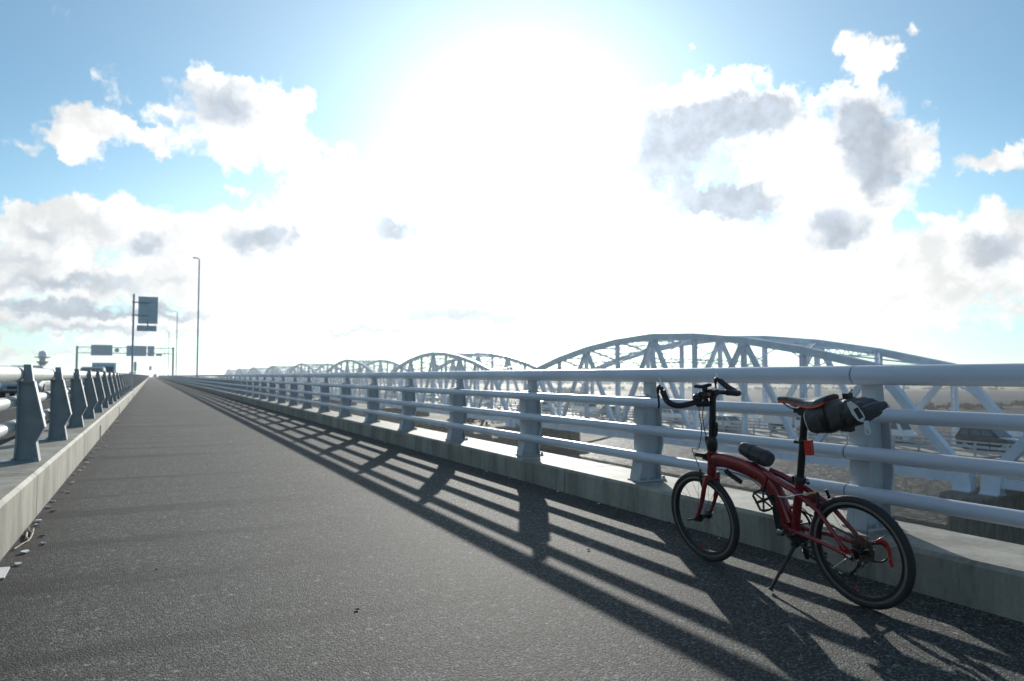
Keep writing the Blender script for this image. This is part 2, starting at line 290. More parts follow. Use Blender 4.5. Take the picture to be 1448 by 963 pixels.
# ------------------------------------------------------------------ mesh building
class MB:
    def __init__(s): s.v = []; s.f = []; s.s = []
    def add(s, vs, fs, smooth=False):
        o = len(s.v); s.v += [tuple(v) for v in vs]
        for f in fs: s.f.append(tuple(i + o for i in f)); s.s.append(smooth)
        return s
    def box(s, c, d, rot=None):
        c = Vector(c); h = Vector(d) / 2; vs = []
        for z in (-1, 1):
            for y in (-1, 1):
                for x in (-1, 1):
                    p = Vector((x * h.x, y * h.y, z * h.z))
                    vs.append(c + (rot @ p if rot else p))
        return s.add(vs, [(0, 2, 3, 1), (4, 5, 7, 6), (0, 1, 5, 4), (2, 6, 7, 3), (0, 4, 6, 2), (1, 3, 7, 5)])
    def beam(s, p0, p1, w, h, up=(0, 0, 1)):
        p0, p1 = Vector(p0), Vector(p1); d = (p1 - p0).normalized(); u = Vector(up)
        a = d.cross(u)
        if a.length < 1e-4: a = d.cross(Vector((0, 1, 0)))
        a.normalize(); b = a.cross(d)
        vs = [p + a * x * w / 2 + b * y * h / 2 for p in (p0, p1) for x, y in ((-1, -1), (1, -1), (1, 1), (-1, 1))]
        return s.add(vs, [(0, 1, 2, 3), (7, 6, 5, 4), (0, 4, 5, 1), (1, 5, 6, 2), (2, 6, 7, 3), (3, 7, 4, 0)])
    def tube(s, pts, r, n=10, caps=True, sx=1.0, closed=False):
        pts = [Vector(p) for p in pts]; k = len(pts)
        rs = r if isinstance(r, (list, tuple)) else [r] * k
        rings = []; prev = None
        for i, p in enumerate(pts):
            if closed: t = pts[(i + 1) % k] - pts[i - 1]
            else: t = pts[min(i + 1, k - 1)] - pts[max(i - 1, 0)]
            t.normalize()
            if prev is None:
                a = t.cross(Vector((0, 0, 1)))
                if a.length < 1e-3: a = t.cross(Vector((0, 1, 0)))
            else: a = prev - t * prev.dot(t)
            a.normalize(); prev = a; b = t.cross(a)
            rings.append([p + (a * math.cos(2 * math.pi * j / n) * sx + b * math.sin(2 * math.pi * j / n)) * rs[i] for j in range(n)])
        vs = [q for g in rings for q in g]; fs = []
        for i in range(k if closed else k - 1):
            i2 = (i + 1) % k
            for j in range(n): fs.append((i * n + j, i * n + (j + 1) % n, i2 * n + (j + 1) % n, i2 * n + j))
        s.add(vs, fs, True)
        if caps and not closed:
            s.add(rings[0], [tuple(range(n))[::-1]]); s.add(rings[-1], [tuple(range(n))])
        return s
    def lathe(s, prof, o=(0, 0, 0), axis=(0, 0, 1), n=24, smooth=True, closed=False):
        o = Vector(o); ax = Vector(axis).normalized(); a = ax.cross(Vector((1, 0, 0)))
        if a.length < 1e-3: a = ax.cross(Vector((0, 1, 0)))
        a.normalize(); b = ax.cross(a); vs = []; k = len(prof)
        for r, z in prof:
            for j in range(n):
                q = 2 * math.pi * j / n; vs.append(o + ax * z + (a * math.cos(q) + b * math.sin(q)) * r)
        fs = []
        for i in range(k if closed else k - 1):
            i2 = (i + 1) % k
            for j in range(n): fs.append((i * n + j, i * n + (j + 1) % n, i2 * n + (j + 1) % n, i2 * n + j))
        if not closed:
            fs.append(tuple(range(n))[::-1]); fs.append(tuple((k - 1) * n + j for j in range(n)))
        return s.add(vs, fs, smooth)
    def loft(s, rings, smooth=True, caps=True):
        n = len(rings[0]); vs = [p for g in rings for p in g]; fs = []
        for i in range(len(rings) - 1):
            for j in range(n): fs.append((i * n + j, i * n + (j + 1) % n, (i + 1) * n + (j + 1) % n, (i + 1) * n + j))
        s.add(vs, fs, smooth)
        if caps: s.add(rings[0], [tuple(range(n))[::-1]]); s.add(rings[-1], [tuple(range(n))])
        return s
    def prism(s, poly, fa, fb):      # poly of 2-D points; fa / fb map a point to its two 3-D ends
        n = len(poly); A = [fa(*p) for p in poly]; B = [fb(*p) for p in poly]
        s.add(A + B, [(i, (i + 1) % n, n + (i + 1) % n, n + i) for i in range(n)])
        s.add(A, [tuple(range(n))[::-1]]); s.add(B, [tuple(range(n))]); return s
    def mesh(s, name, mat):
        me = bpy.data.meshes.new(name); me.from_pydata(s.v, [], s.f); me.update()
        me.polygons.foreach_set('use_smooth', s.s)
        bm = bmesh.new(); bm.from_mesh(me); bmesh.ops.remove_doubles(bm, verts=bm.verts, dist=1e-6)
        bmesh.ops.recalc_face_normals(bm, faces=bm.faces)
        for e in bm.edges:
            if len(e.link_faces) == 2 and e.calc_face_angle(0) > R(38): e.smooth = False
        bm.to_mesh(me); bm.free()
        me.materials.append(M[mat] if isinstance(mat, str) else mat); return me
    def build(s, name, mat, parent=None, loc=None): return place(name, s.mesh(name, mat), parent, loc)
def place(name, me, parent=None, loc=None, rotz=0):
    o = bpy.data.objects.new(name, me); COL.objects.link(o)
    if parent: o.parent = parent
    if loc is not None: o.location = loc
    if rotz: o.rotation_euler = (0, 0, rotz)
    return o
def tag(o, label=None, cat=None, group=None, kind=None):
    if label: o['label'] = label
    if cat: o['category'] = cat
    if group: o['group'] = group
    if kind: o['kind'] = kind
    return o
def empty(name, loc=(0, 0, 0), rotz=0, **k):
    o = bpy.data.objects.new(name, None); COL.objects.link(o); o.location = loc; o.rotation_euler = (0, 0, rotz)
    o.empty_display_size = 0.1
    return tag(o, **k)
def copy_tree(o, parent=None):
    c = o.copy(); COL.objects.link(c)
    if parent: c.parent = parent
    for ch in list(o.children): copy_tree(ch, c)
    return c

# ------------------------------------------------------------------ setting: deck, path, road, river, banks
YA, YB = -6.0, 440.0
KL, KR = -0.722, 3.254            # faces of the two kerbs
def sheet(name, x0, x1, y0, y1, z, mat, kind='structure'):
    o = MB().add([(x0, y0, z), (x1, y0, z), (x1, y1, z), (x0, y1, z)], [(0, 1, 2, 3)]).build(name, mat)
    return tag(o, kind=kind)
sheet('path', KL - 0.02, KR + 0.02, YA, YB, 0.0, 'asphalt')
sheet('road', -12.3, -1.32, YA, YB + 200, 0.02, 'road')
o = MB().box((-5.1, (YA + YB + 200) / 2, -0.72), (17.7, YB + 200 - YA, 1.36)).build('bridge_deck', 'deck'); tag(o, kind='structure')
tag(MB().add([(-4000, -3000, -10), (4000, -3000, -10), (4000, 6000, -10), (-4000, 6000, -10)], [(0, 1, 2, 3)]).build('river', 'water'), kind='structure')

def bank(name, line, offs, mat, zfun):
    vs = []; fs = []; n = len(line)
    for i in range(n):
        a = Vector(line[max(i - 1, 0)]); b = Vector(line[min(i + 1, n - 1)]); d = (b - a).normalized(); nn = Vector((-d.y, d.x))
        for k, off in enumerate(offs):
            p = Vector(line[i]) + nn * (off + (random.uniform(-.25, .25) * min(off, 12) if k else random.uniform(-2, 2)))
            vs.append((p.x, p.y, zfun(off) + (random.uniform(-.25, .25) if k > 1 else 0)))
    m = len(offs)
    for i in range(n - 1):
        for k in range(m - 1): fs.append((i * m + k, (i + 1) * m + k, (i + 1) * m + k + 1, i * m + k + 1))
    o = MB().add(vs, fs, True).build(name, mat); return tag(o, kind='structure')
def dense(line, step):
    out = []
    for a, b in zip(line[:-1], line[1:]):
        a, b = Vector(a), Vector(b); k = max(1, int((b - a).length / step))
        out += [tuple(a.lerp(b, i / k)) for i in range(k)]
    return out + [line[-1]]
shore = dense([(900, 90), (700, 210), (553, 300), (410, 375), (263, 444), (215, 340), (150, 225), (95, 140), (48, 112), (-40, 104), (-200, 110), (-900, 160)], 12)
shore = shore[::-1]
bank('far_bank', shore, [-3, 2, 9, 25, 60, 130, 300, 700, 1800, 4000], 'bank', lambda d: -10.3 + 1.6 * min(max(d + 3, 0) / 14, 1) + min(max(d - 40, 0) / 300, 1) * 0.7)
near_shore = [(30, 97), (60, 105), (92, 132), (120, 168)]
tag(MB().add([(20, 92, -9.8), (62, 100, -9.75), (100, 130, -9.8), (90, 150, -8.9), (40, 122, -8.8), (10, 110, -8.8)], [(0, 1, 4, 5), (1, 2, 3, 4)]).build('sand_bank', 'sand'), kind='structure')
isl = MB(); ring = []
for rr, zz in ((1.0, -10.2), (0.8, -9.7), (0.45, -9.5), (0.05, -9.45)):
    ring.append([(268 + math.cos(q) * 52 * rr * (1 + .15 * math.sin(3 * q)), 150 + math.sin(q) * 7 * rr, zz) for q in [2 * math.pi * j / 28 for j in range(28)]])
isl.loft(ring, True); tag(isl.build('sandbar', 'bank'), kind='structure')

def leaf_mass(name, mat, spots, per, size, seed):
    rnd = random.Random(seed); vs = []; fs = []
    for (x, y, z, rx, rz) in spots:
        for i in range(per):
            q = rnd.uniform(0, 6.283); r = rx * math.sqrt(rnd.random()); h = rnd.random() ** 0.7
            p = Vector((x + math.cos(q) * r * (1 - .5 * h), y + math.sin(q) * r * (1 - .5 * h), z + rz * h * rnd.uniform(.75, 1.1)))
            a = Vector((rnd.gauss(0, 1), rnd.gauss(0, 1), rnd.gauss(0, 1))).normalized(); b = a.cross(Vector((rnd.gauss(0, 1), rnd.gauss(0, 1), rnd.gauss(0, 1)))).normalized()
            s = size * rnd.uniform(.5, 1.3); o = len(vs)
            vs += [p + a * s, p - a * s * .6 + b * s * .7, p - a * s * .6 - b * s * .7]; fs.append((o, o + 1, o + 2))
    ob = MB().add(vs, fs).build(name, mat); return tag(ob, kind='stuff')
rnd = random.Random(3)
leaf_mass('riverside_scrub', 'scrub', [(268 + rnd.uniform(-44, 44), 150 + rnd.uniform(-4, 4), -9.7, rnd.uniform(1.2, 3), rnd.uniform(.6, 1.8)) for _ in range(60)] +
          [(x + rnd.uniform(-6, 6) - 4, y + 8 + rnd.uniform(0, 16), -8.9, rnd.uniform(1.5, 5), rnd.uniform(.6, 2.2)) for (x, y) in shore[::1] for _ in range(3)], 60, .55, 5)
wl = []
for i in range(420):
    a = R(-8 + i * 0.2); d = rnd.uniform(760, 1050)
    wl.append((math.sin(a) * d, math.cos(a) * d, -8.2, rnd.uniform(5, 11), rnd.uniform(5, 8.6)))
tag(leaf_mass('far_wood', 'wood', wl, 90, 1.9, 9), 'far-off line of dark trees along the horizon beyond the river', 'trees')

# ------------------------------------------------------------------ kerbs with joints
def kerb(name, face, back, top, y0, joints, chamfer, mat):
    root = empty(name, (0, 0, 0), kind='structure')
    sgn = 1 if back > face else -1; cache = {}; y = y0
    prof = [(face, -.02), (face, top - chamfer), (face + sgn * chamfer * 1.1, top), (back, top), (back, -.02)]
    for L in joints:
        key = round(L, 3)
        if key not in cache:
            mb = MB(); mb.prism(prof, lambda x, z: Vector((x, 0, z)), lambda x, z, L=L: Vector((x, L - .015, z))); cache[key] = mb.mesh('kerb_block', mat)
        place('kerb_block', cache[key], root, (0, y, 0)); y += L
    f = MB().prism([(face + sgn * .012, -.02), (face + sgn * .012, top - chamfer), (face + sgn * (chamfer + .012), top - .012), (back - sgn * .012, top - .012), (back - sgn * .012, -.02)],
                   lambda x, z: Vector((x, y0, z)), lambda x, z: Vector((x, y - .02, z))).build('joint_filler', 'gap', root)
    return root
kerb('kerb', KR, 3.776, 0.205, 5.55 - 10, [5.0] * 90, 0.02, 'concrete')
kerb('kerb', KL, -1.34, 0.318, 6.3 - 10.4, [4.2, 6.2] * 43, 0.022, 'concrete')
# narrow drain slots cut in the face of the left kerb
for i, yy in enumerate((13.6, 21.5, 29.8, 38.2)):
    tag(MB().box((KL + .003, yy, 0.11), (.014, .035, .2)).build('drain_slot', 'gap'), 'narrow dark drain slot in the face of the road-side kerb', 'drain', 'drain slots in the road-side kerb')

# ------------------------------------------------------------------ railings
# post profile: distance d from the rail side (0) to the back, height v above the kerb
BACK = [(.212, 0), (.187, .155), (.245, .278), (.162, .655), (.150, .665), (.132, .79)]
FRONT = [(-.045, 0), (-.035, .05), (.0, .20), (.0, .655), (.085, .665), (.085, .79)]
FRONT_L = [(.030, 0), (.036, .05), (.045, .20), (.045, .655), (.085, .665), (.085, .79)]
def post_mesh(name, mat, sgn, BACK=BACK, FRONT=FRONT):           # sgn +1: back points to +X
    mb = MB(); X = lambda d, v, y: Vector((sgn * d, y, v))
    for pl, t in ((FRONT[:4], .012), (BACK[:4], -.012)):
        for (a, b) in zip(pl[:-1], pl[1:]):
            quad = [(a[0], a[1]), (b[0], b[1]), (b[0] + t, b[1]), (a[0] + t, a[1])]
            mb.prism(quad, lambda d, v: X(d, v, -.063), lambda d, v: X(d, v, .063))
    web = [(p[0] + .010, p[1]) for p in FRONT[:4]] + [(p[0], p[1]) for p in FRONT[4:]] + [(p[0], p[1]) for p in BACK[:3:-1]] + [(p[0] - .010, p[1]) for p in BACK[3::-1]]
    mb.prism(web, lambda d, v: X(d, v, -.011), lambda d, v: X(d, v, .011))
    neck = [(.084, .64), (.084, .793), (.134, .793), (.152, .664), (.160, .64)]
    mb.prism(neck, lambda d, v: X(d, v, -.045), lambda d, v: X(d, v, .045))
    mb.box((sgn * .078, 0, .653), (.17, .118, .012))
    mb.box((sgn * .075, 0, .006), (.25, .165, .012))
    for bx_ in (.03, .185):
        for by in (-.068, .068): mb.lathe([(.013, .012), (.013, .026), (.007, .034)], (sgn * bx_, by, 0), n=8, smooth=False)
    return mb.mesh(name, mat)
def rail_mesh(r, L, mat, n=20):
    mb = MB(); g = .003
    mb.lathe([(r - .004, g), (r, g + .003), (r, L - g - .003), (r - .004, L - g)], (0, 0, 0), (0, 1, 0), n=n)
    return mb.mesh('rail', mat)
def railing(name, label, x0, ktop, sgn, rails, posts_y, mat_r, mat_p, seg, ystart, yend, BK=BACK, FR=FRONT):
    root = empty(name, (0, 0, 0), label=label, cat='railing')
    pm = post_mesh('post', mat_p, sgn, BK, FR)
    for y in posts_y: place('post', pm, root, (x0, y, ktop))
    cache = {}
    for (dx, z, r) in rails:
        y = ystart; k = 0
        while y < yend - .1:
            L = seg if y < 110 else seg * 10
            L = min(L, yend - y); key = (r, round(L, 2))
            if key not in cache: cache[key] = rail_mesh(r, L, mat_r, 24 if y < 60 else 12)
            place('rail', cache[key], root, (x0 + sgn * dx, y, z)); y += L
        MB().tube([(x0 + sgn * dx, ystart + .05, z), (x0 + sgn * dx, min(120, yend), z)], r - .006, 16).build('rail_sleeve', 'gap', root)
    return root
SP = 1.98
RP = 2.70                                  # first post behind the bicycle
posts_r = [RP + SP * i for i in range(-3, 221)]
railing('guard_railing', 'pale blue-grey steel railing with four round rails beside the truss bridge', 3.42, 0.205, 1,
        [(.040 + .001, 1.022, .0525), (-.0385, .815, .0375), (-.0385, .608, .0375), (-.0385, .400, .0375)], posts_r, 'rail', 'post', SP * 3, RP + .045 - SP * 3, YB, [(.172, 0), (.160, .155), (.192, .278), (.165, .655), (.150, .665), (.132, .79)])
posts_l = [7.15 + 2.2 * i for i in range(-5, 197)]
# left posts turned round: rails on the road side
railing('guard_railing', 'pale steel barrier railing with angular posts between the footpath and the road', -1.017, 0.318, 1,
        [(.018, 1.030, .066), (-.005, .80, .049), (-.005, .60, .049)], posts_l, 'rail2', 'post2', 6.6, 7.15 + .03 - 13.2, YB, BACK, FRONT_L)
# barrier on the far side of the road
root = empty('guard_railing', (0, 0, 0), label='distant low barrier railing along the far edge of the road', cat='railing')
pm = post_mesh('post', 'post2', -1)
for i in range(110): place('post', pm, root, (-12.35, 2 + 4.0 * i, -.03))
for z in (.74, .53, .32): MB().tube([(-12.31, YA, z), (-12.31, YB, z)], .04, 10).build('rail', 'rail2', root)
for x in (-4.6, -7.5, -10.4):
    mb = MB()
    for i in range(70): 
        y0 = i * 9.0 if x != -7.5 else i * 9.0
        mb.add([(x - .07, y0, .026), (x + .07, y0, .026), (x + .07, y0 + 5, .026), (x - .07, y0 + 5, .026)], [(0, 1, 2, 3)])
    tag(mb.build('lane_marking', 'marking'), kind='structure')

# ------------------------------------------------------------------ truss bridge
L1, L2 = 49.0, 58.5
PAN = 6.78; PERIOD = 69.1; S0 = 64.3
TOPZ = {0: 5.25, 1: 4.95, 2: 4.25, 3: 3.15, 4: 1.68}
BOT = -5.87; DECK = -4.45
def zt(i): return TOPZ[abs(i)]
def laced(mb, p0, p1, width, depth, ch, wdir, lace=None):
    p0, p1, wd = Vector(p0), Vector(p1), Vector(wdir).normalized(); d = (p1 - p0); Ln = d.length; d.normalize(); nn = d.cross(wd)
    for s_ in (-1, 1):
        q = wd * s_ * (width / 2 - ch / 2); mb.beam(p0 + q, p1 + q, depth, ch, up=wd)
    k = max(2, int(Ln / (width * 1.0)))
    for f_ in (-1, 1):
        for i in range(k):
            a = p0 + d * (Ln * i / k) + wd * (width / 2 - ch / 2) * (1 if i % 2 else -1) + nn * f_ * depth * .47
            b = p0 + d * (Ln * (i + 1) / k) + wd * (width / 2 - ch / 2) * (-1 if i % 2 else 1) + nn * f_ * depth * .47
            mb.beam(a, b, .02, .07, up=wd)
def lattice(mb, p0, p1, depth, up, k=None):
    p0, p1, u = Vector(p0), Vector(p1), Vector(up).normalized(); Ln = (p1 - p0).length
    mb.beam(p0 + u * depth / 2, p1 + u * depth / 2, .12, .09, up=u); mb.beam(p0 - u * depth / 2, p1 - u * depth / 2, .12, .09, up=u)
    k = k or max(3, int(Ln / depth / 1.1))
    for i in range(k):
        s_ = 1 if i % 2 else -1
        mb.beam(p0.lerp(p1, i / k) + u * s_ * depth / 2, p0.lerp(p1, (i + 1) / k) - u * s_ * depth / 2, .05, .06, up=u)
def make_span():
    root = empty('truss_span', (0, 0, 0), label='x', cat='bridge', group='spans of the old steel truss bridge')
    for X in (L1, L2):
        T = lambda i: Vector((X, i * PAN, zt(i))); B = lambda i: Vector((X, i * PAN, BOT))
        for i in range(-4, 4):
            a, b = T(i), T(i + 1); d = (b - a).normalized() * .02
            MB().beam(a + d * (1 + abs(i) * .1), b - d, .52, .66).build('top_chord', 'truss', root)
        for s_ in (-1, 1): MB().beam(T(4 * s_) + Vector((0, 0, .05)), B(5 * s_) + Vector((0, 0, .12)), .50, .64).build('end_post', 'truss', root)
        MB().beam((X, -5 * PAN + .25, BOT), (X, 5 * PAN - .25, BOT), .46, .62).build('bottom_chord', 'truss', root)
        for i in range(-4, 5):
            mb = MB(); laced(mb, B(i) + Vector((0, 0, .32)), T(i) - Vector((0, 0, .34)), .46 if i % 2 == 0 else .50, .34, .11, (0, 1, 0)); mb.build('vertical', 'truss', root)
            MB().box((X, i * PAN, BOT + .1), (.56, 1.1, .84)).build('gusset_plate', 'truss', root)
            if i % 2 == 0: MB().box((X, i * PAN, zt(i) - .33), (.56, 1.0, .5)).build('gusset_plate', 'truss', root)
        for (t, b) in ((0, 1), (0, -1), (2, 1), (2, 3), (-2, -1), (-2, -3), (4, 3), (-4, -3)):
            a, c = T(t), B(b); d = (c - a).normalized()
            MB().beam(a + d * .36, c - d * .36, .36, .46 if abs(t) < 4 else .42).build('diagonal', 'truss', root)
        for s_ in (-1, 1):
            mb = MB(); y = s_ * (5 * PAN - .25)
            mb.prism([(-.75, .45), (.5, .45), (.62, -.72), (-.62, -.72)], lambda p, q: Vector((X - .30, y + s_ * p, BOT + q)), lambda p, q: Vector((X + .30, y + s_ * p, BOT + q)))
            mb.box((X, y, BOT - .77), (.95, 1.2, .11)); mb.build('bearing', 'truss', root)
    # cross frames, top laterals, portals
    XM = (L1 + L2) / 2
    for i in range(-4, 5):
        z = zt(i); y = i * PAN; mb = MB()
        lattice(mb, (L1 + .27, y, z - .1), (L2 - .27, y, z - .1), .5, (0, 0, 1)); mb.build('top_strut', 'lattice', root)
        if z > 2.5:
            zl = max(1.15, z - 2.6); mb = MB()
            lattice(mb, (L1 + .25, y, zl), (L2 - .25, y, zl), .38, (0, 0, 1))
            mb.beam((L1 + .25, y, zl + .2), (XM, y, z - .36), .09, .09); mb.beam((L2 - .25, y, zl + .2), (XM, y, z - .36), .09, .09)
            for X, q in ((L1, 1), (L2, -1)): mb.beam((X + q * .25, y, zl - 1.5), (X + q * 1.6, y, zl - .2), .10, .10)
            mb.build('sway_frame', 'lattice', root)
        MB().box((XM, y, (BOT + DECK - .28) / 2), (L2 - L1 - .5, .34, DECK - .28 - BOT + .3)).build('floor_beam', 'truss', root)
    for i in range(-4, 4):
        for (xa, xb) in ((L1 + .3, L2 - .3), (L2 - .3, L1 + .3)):
            mb = MB(); a = Vector((xa, i * PAN, zt(i) - .02)); b = Vector((xb, (i + 1) * PAN, zt(i + 1) - .02))
            sd = (b - a).normalized().cross(Vector((0, 0, 1)))
            lattice(mb, a, b, .34, sd); mb.build('lateral_brace', 'lattice', root)
    for s_ in (-1, 1):
        mb = MB(); y0, z0 = s_ * 4 * PAN, 1.68; dy = s_ * (5 * PAN - 4 * PAN); dz = BOT - 1.68
        pt = lambda x, k: Vector((x, y0 + dy * k, z0 + dz * k)); u = Vector((0, dy, dz)).normalized()
        lattice(mb, pt(L1 + .25, .10), pt(L2 - .25, .10), .9, u); mb.beam(pt(L1 + .2, .30), pt(L1 + 1.7, .17), .12, .12); mb.beam(pt(L2 - .2, .30), pt(L2 - 1.7, .17), .12, .12)
        mb.build('portal_frame', 'lattice', root)
    MB().box((XM, 0, DECK - .14), (L2 - L1 - 1.6, 10 * PAN + .6, .27)).build('deck_slab', 'deck', root)
    for X in (L1 + 2.4, XM, L2 - 2.4): MB().beam((X, -5 * PAN + .2, DECK - .55), (X, 5 * PAN - .2, DECK - .55), .25, .52).build('stringer', 'truss', root)
    return root
def make_parapet(X):
    root = empty('bridge_parapet', (0, 0, 0), label='x', cat='railing', group='parapet rails along the truss bridge deck')
    mb = MB().box((X, 0, DECK + .475), (.12, .12, .95)); pm = mb.mesh('parapet_post', 'gal')
    for i in range(34): place('parapet_post', pm, root, (0, -33.6 + i * 2.03, 0))
    for z, h in ((.93, .10), (.62, .18), (.30, .18)): MB().box((X + (-.07 if X < 54 else .07) * 0, 0, DECK + z), (.07, 69.0, h)).build('parapet_rail', 'gal', root)
    return root
span = make_span(); span.location = (0, S0, 0)
para = make_parapet(L1 + 1.35); para.location = (0, S0, 0)
para2 = make_parapet(L2 - 1.35); para2.location = (0, S0, 0)
names = {0: 'large arched steel truss span behind the railing right of the bicycle handlebar', 1: 'second arched truss span, next beyond the largest arched span',
         2: 'third arched truss span along the row of arches', 3: 'fourth arched truss span along the row of arches', 4: 'fifth arched truss span along the row of arches',
         5: 'sixth arched truss span along the row of arches', 6: 'seventh arched truss span along the row of arches', 7: 'last and smallest arched truss span of the row', -1: 'pale truss span whose foot shares the pier behind the rear wheel'}
names[0] = 'largest arched steel truss span, seen over the railing behind the bicycle'
for k in range(-1, 8):
    s_ = span if k == 0 else copy_tree(span); s_.location = (0, S0 + PERIOD * k, 0); s_['label'] = names[k]
    p_ = para if k == 0 else copy_tree(para); p_.location = (0, S0 + PERIOD * k, 0)
    p_['label'] = 'parapet rail inside the near truss of the ' + ['largest arched span', 'second arched span', 'third arched span', 'fourth arched span', 'fifth arched span', 'sixth arched span', 'seventh arched span', 'last arched span', 'span over the near pier'][k]
    q_ = para2 if k == 0 else copy_tree(para2); q_.location = (0, S0 + PERIOD * k, 0)
    q_['label'] = 'parapet rail behind the traffic, against the far truss of the ' + ['largest arched span', 'second arched span', 'third arched span', 'fourth arched span', 'fifth arched span', 'sixth arched span', 'seventh arched span', 'last arched span', 'span over the near pier'][k]
def make_pier():
    root = empty('bridge_pier', (0, 0, 0), label='x', cat='pier', group='piers of the truss bridge')
    def oval(x0, x1, r, z): 
        pts = []
        for j in range(9): q = math.pi / 2 + math.pi * j / 8; pts.append(Vector((x0 + r + math.cos(q) * r, math.sin(q) * r, z)))
        for j in range(9): q = -math.pi / 2 + math.pi * j / 8; pts.append(Vector((x1 - r + math.cos(q) * r, math.sin(q) * r, z)))
        return pts
    MB().loft([oval(46.6, 60.9, 1.35, -12), oval(46.8, 60.7, 1.3, -7.5)], False).build('shaft', 'pier', root)
    MB().loft([oval(46.2, 61.3, 1.6, -7.5), oval(46.2, 61.3, 1.6, BOT - .97), oval(46.35, 61.15, 1.5, BOT - .83)], False).build('cap', 'pier', root)
    return root
pier = make_pier()
pl = ['dark concrete pier behind the rear wheel, under two truss feet', 'concrete pier at the far end of the largest arched span'] + ['concrete pier between the %s arched spans' % w for w in ('second and third', 'third and fourth', 'fourth and fifth', 'fifth and sixth', 'sixth and seventh', 'seventh and last')]
for k in range(8):
    p_ = pier if k == 0 else copy_tree(pier); p_.location = (0, S0 - PERIOD / 2 + PERIOD * k, 0); p_['label'] = pl[k]
MB_ = None

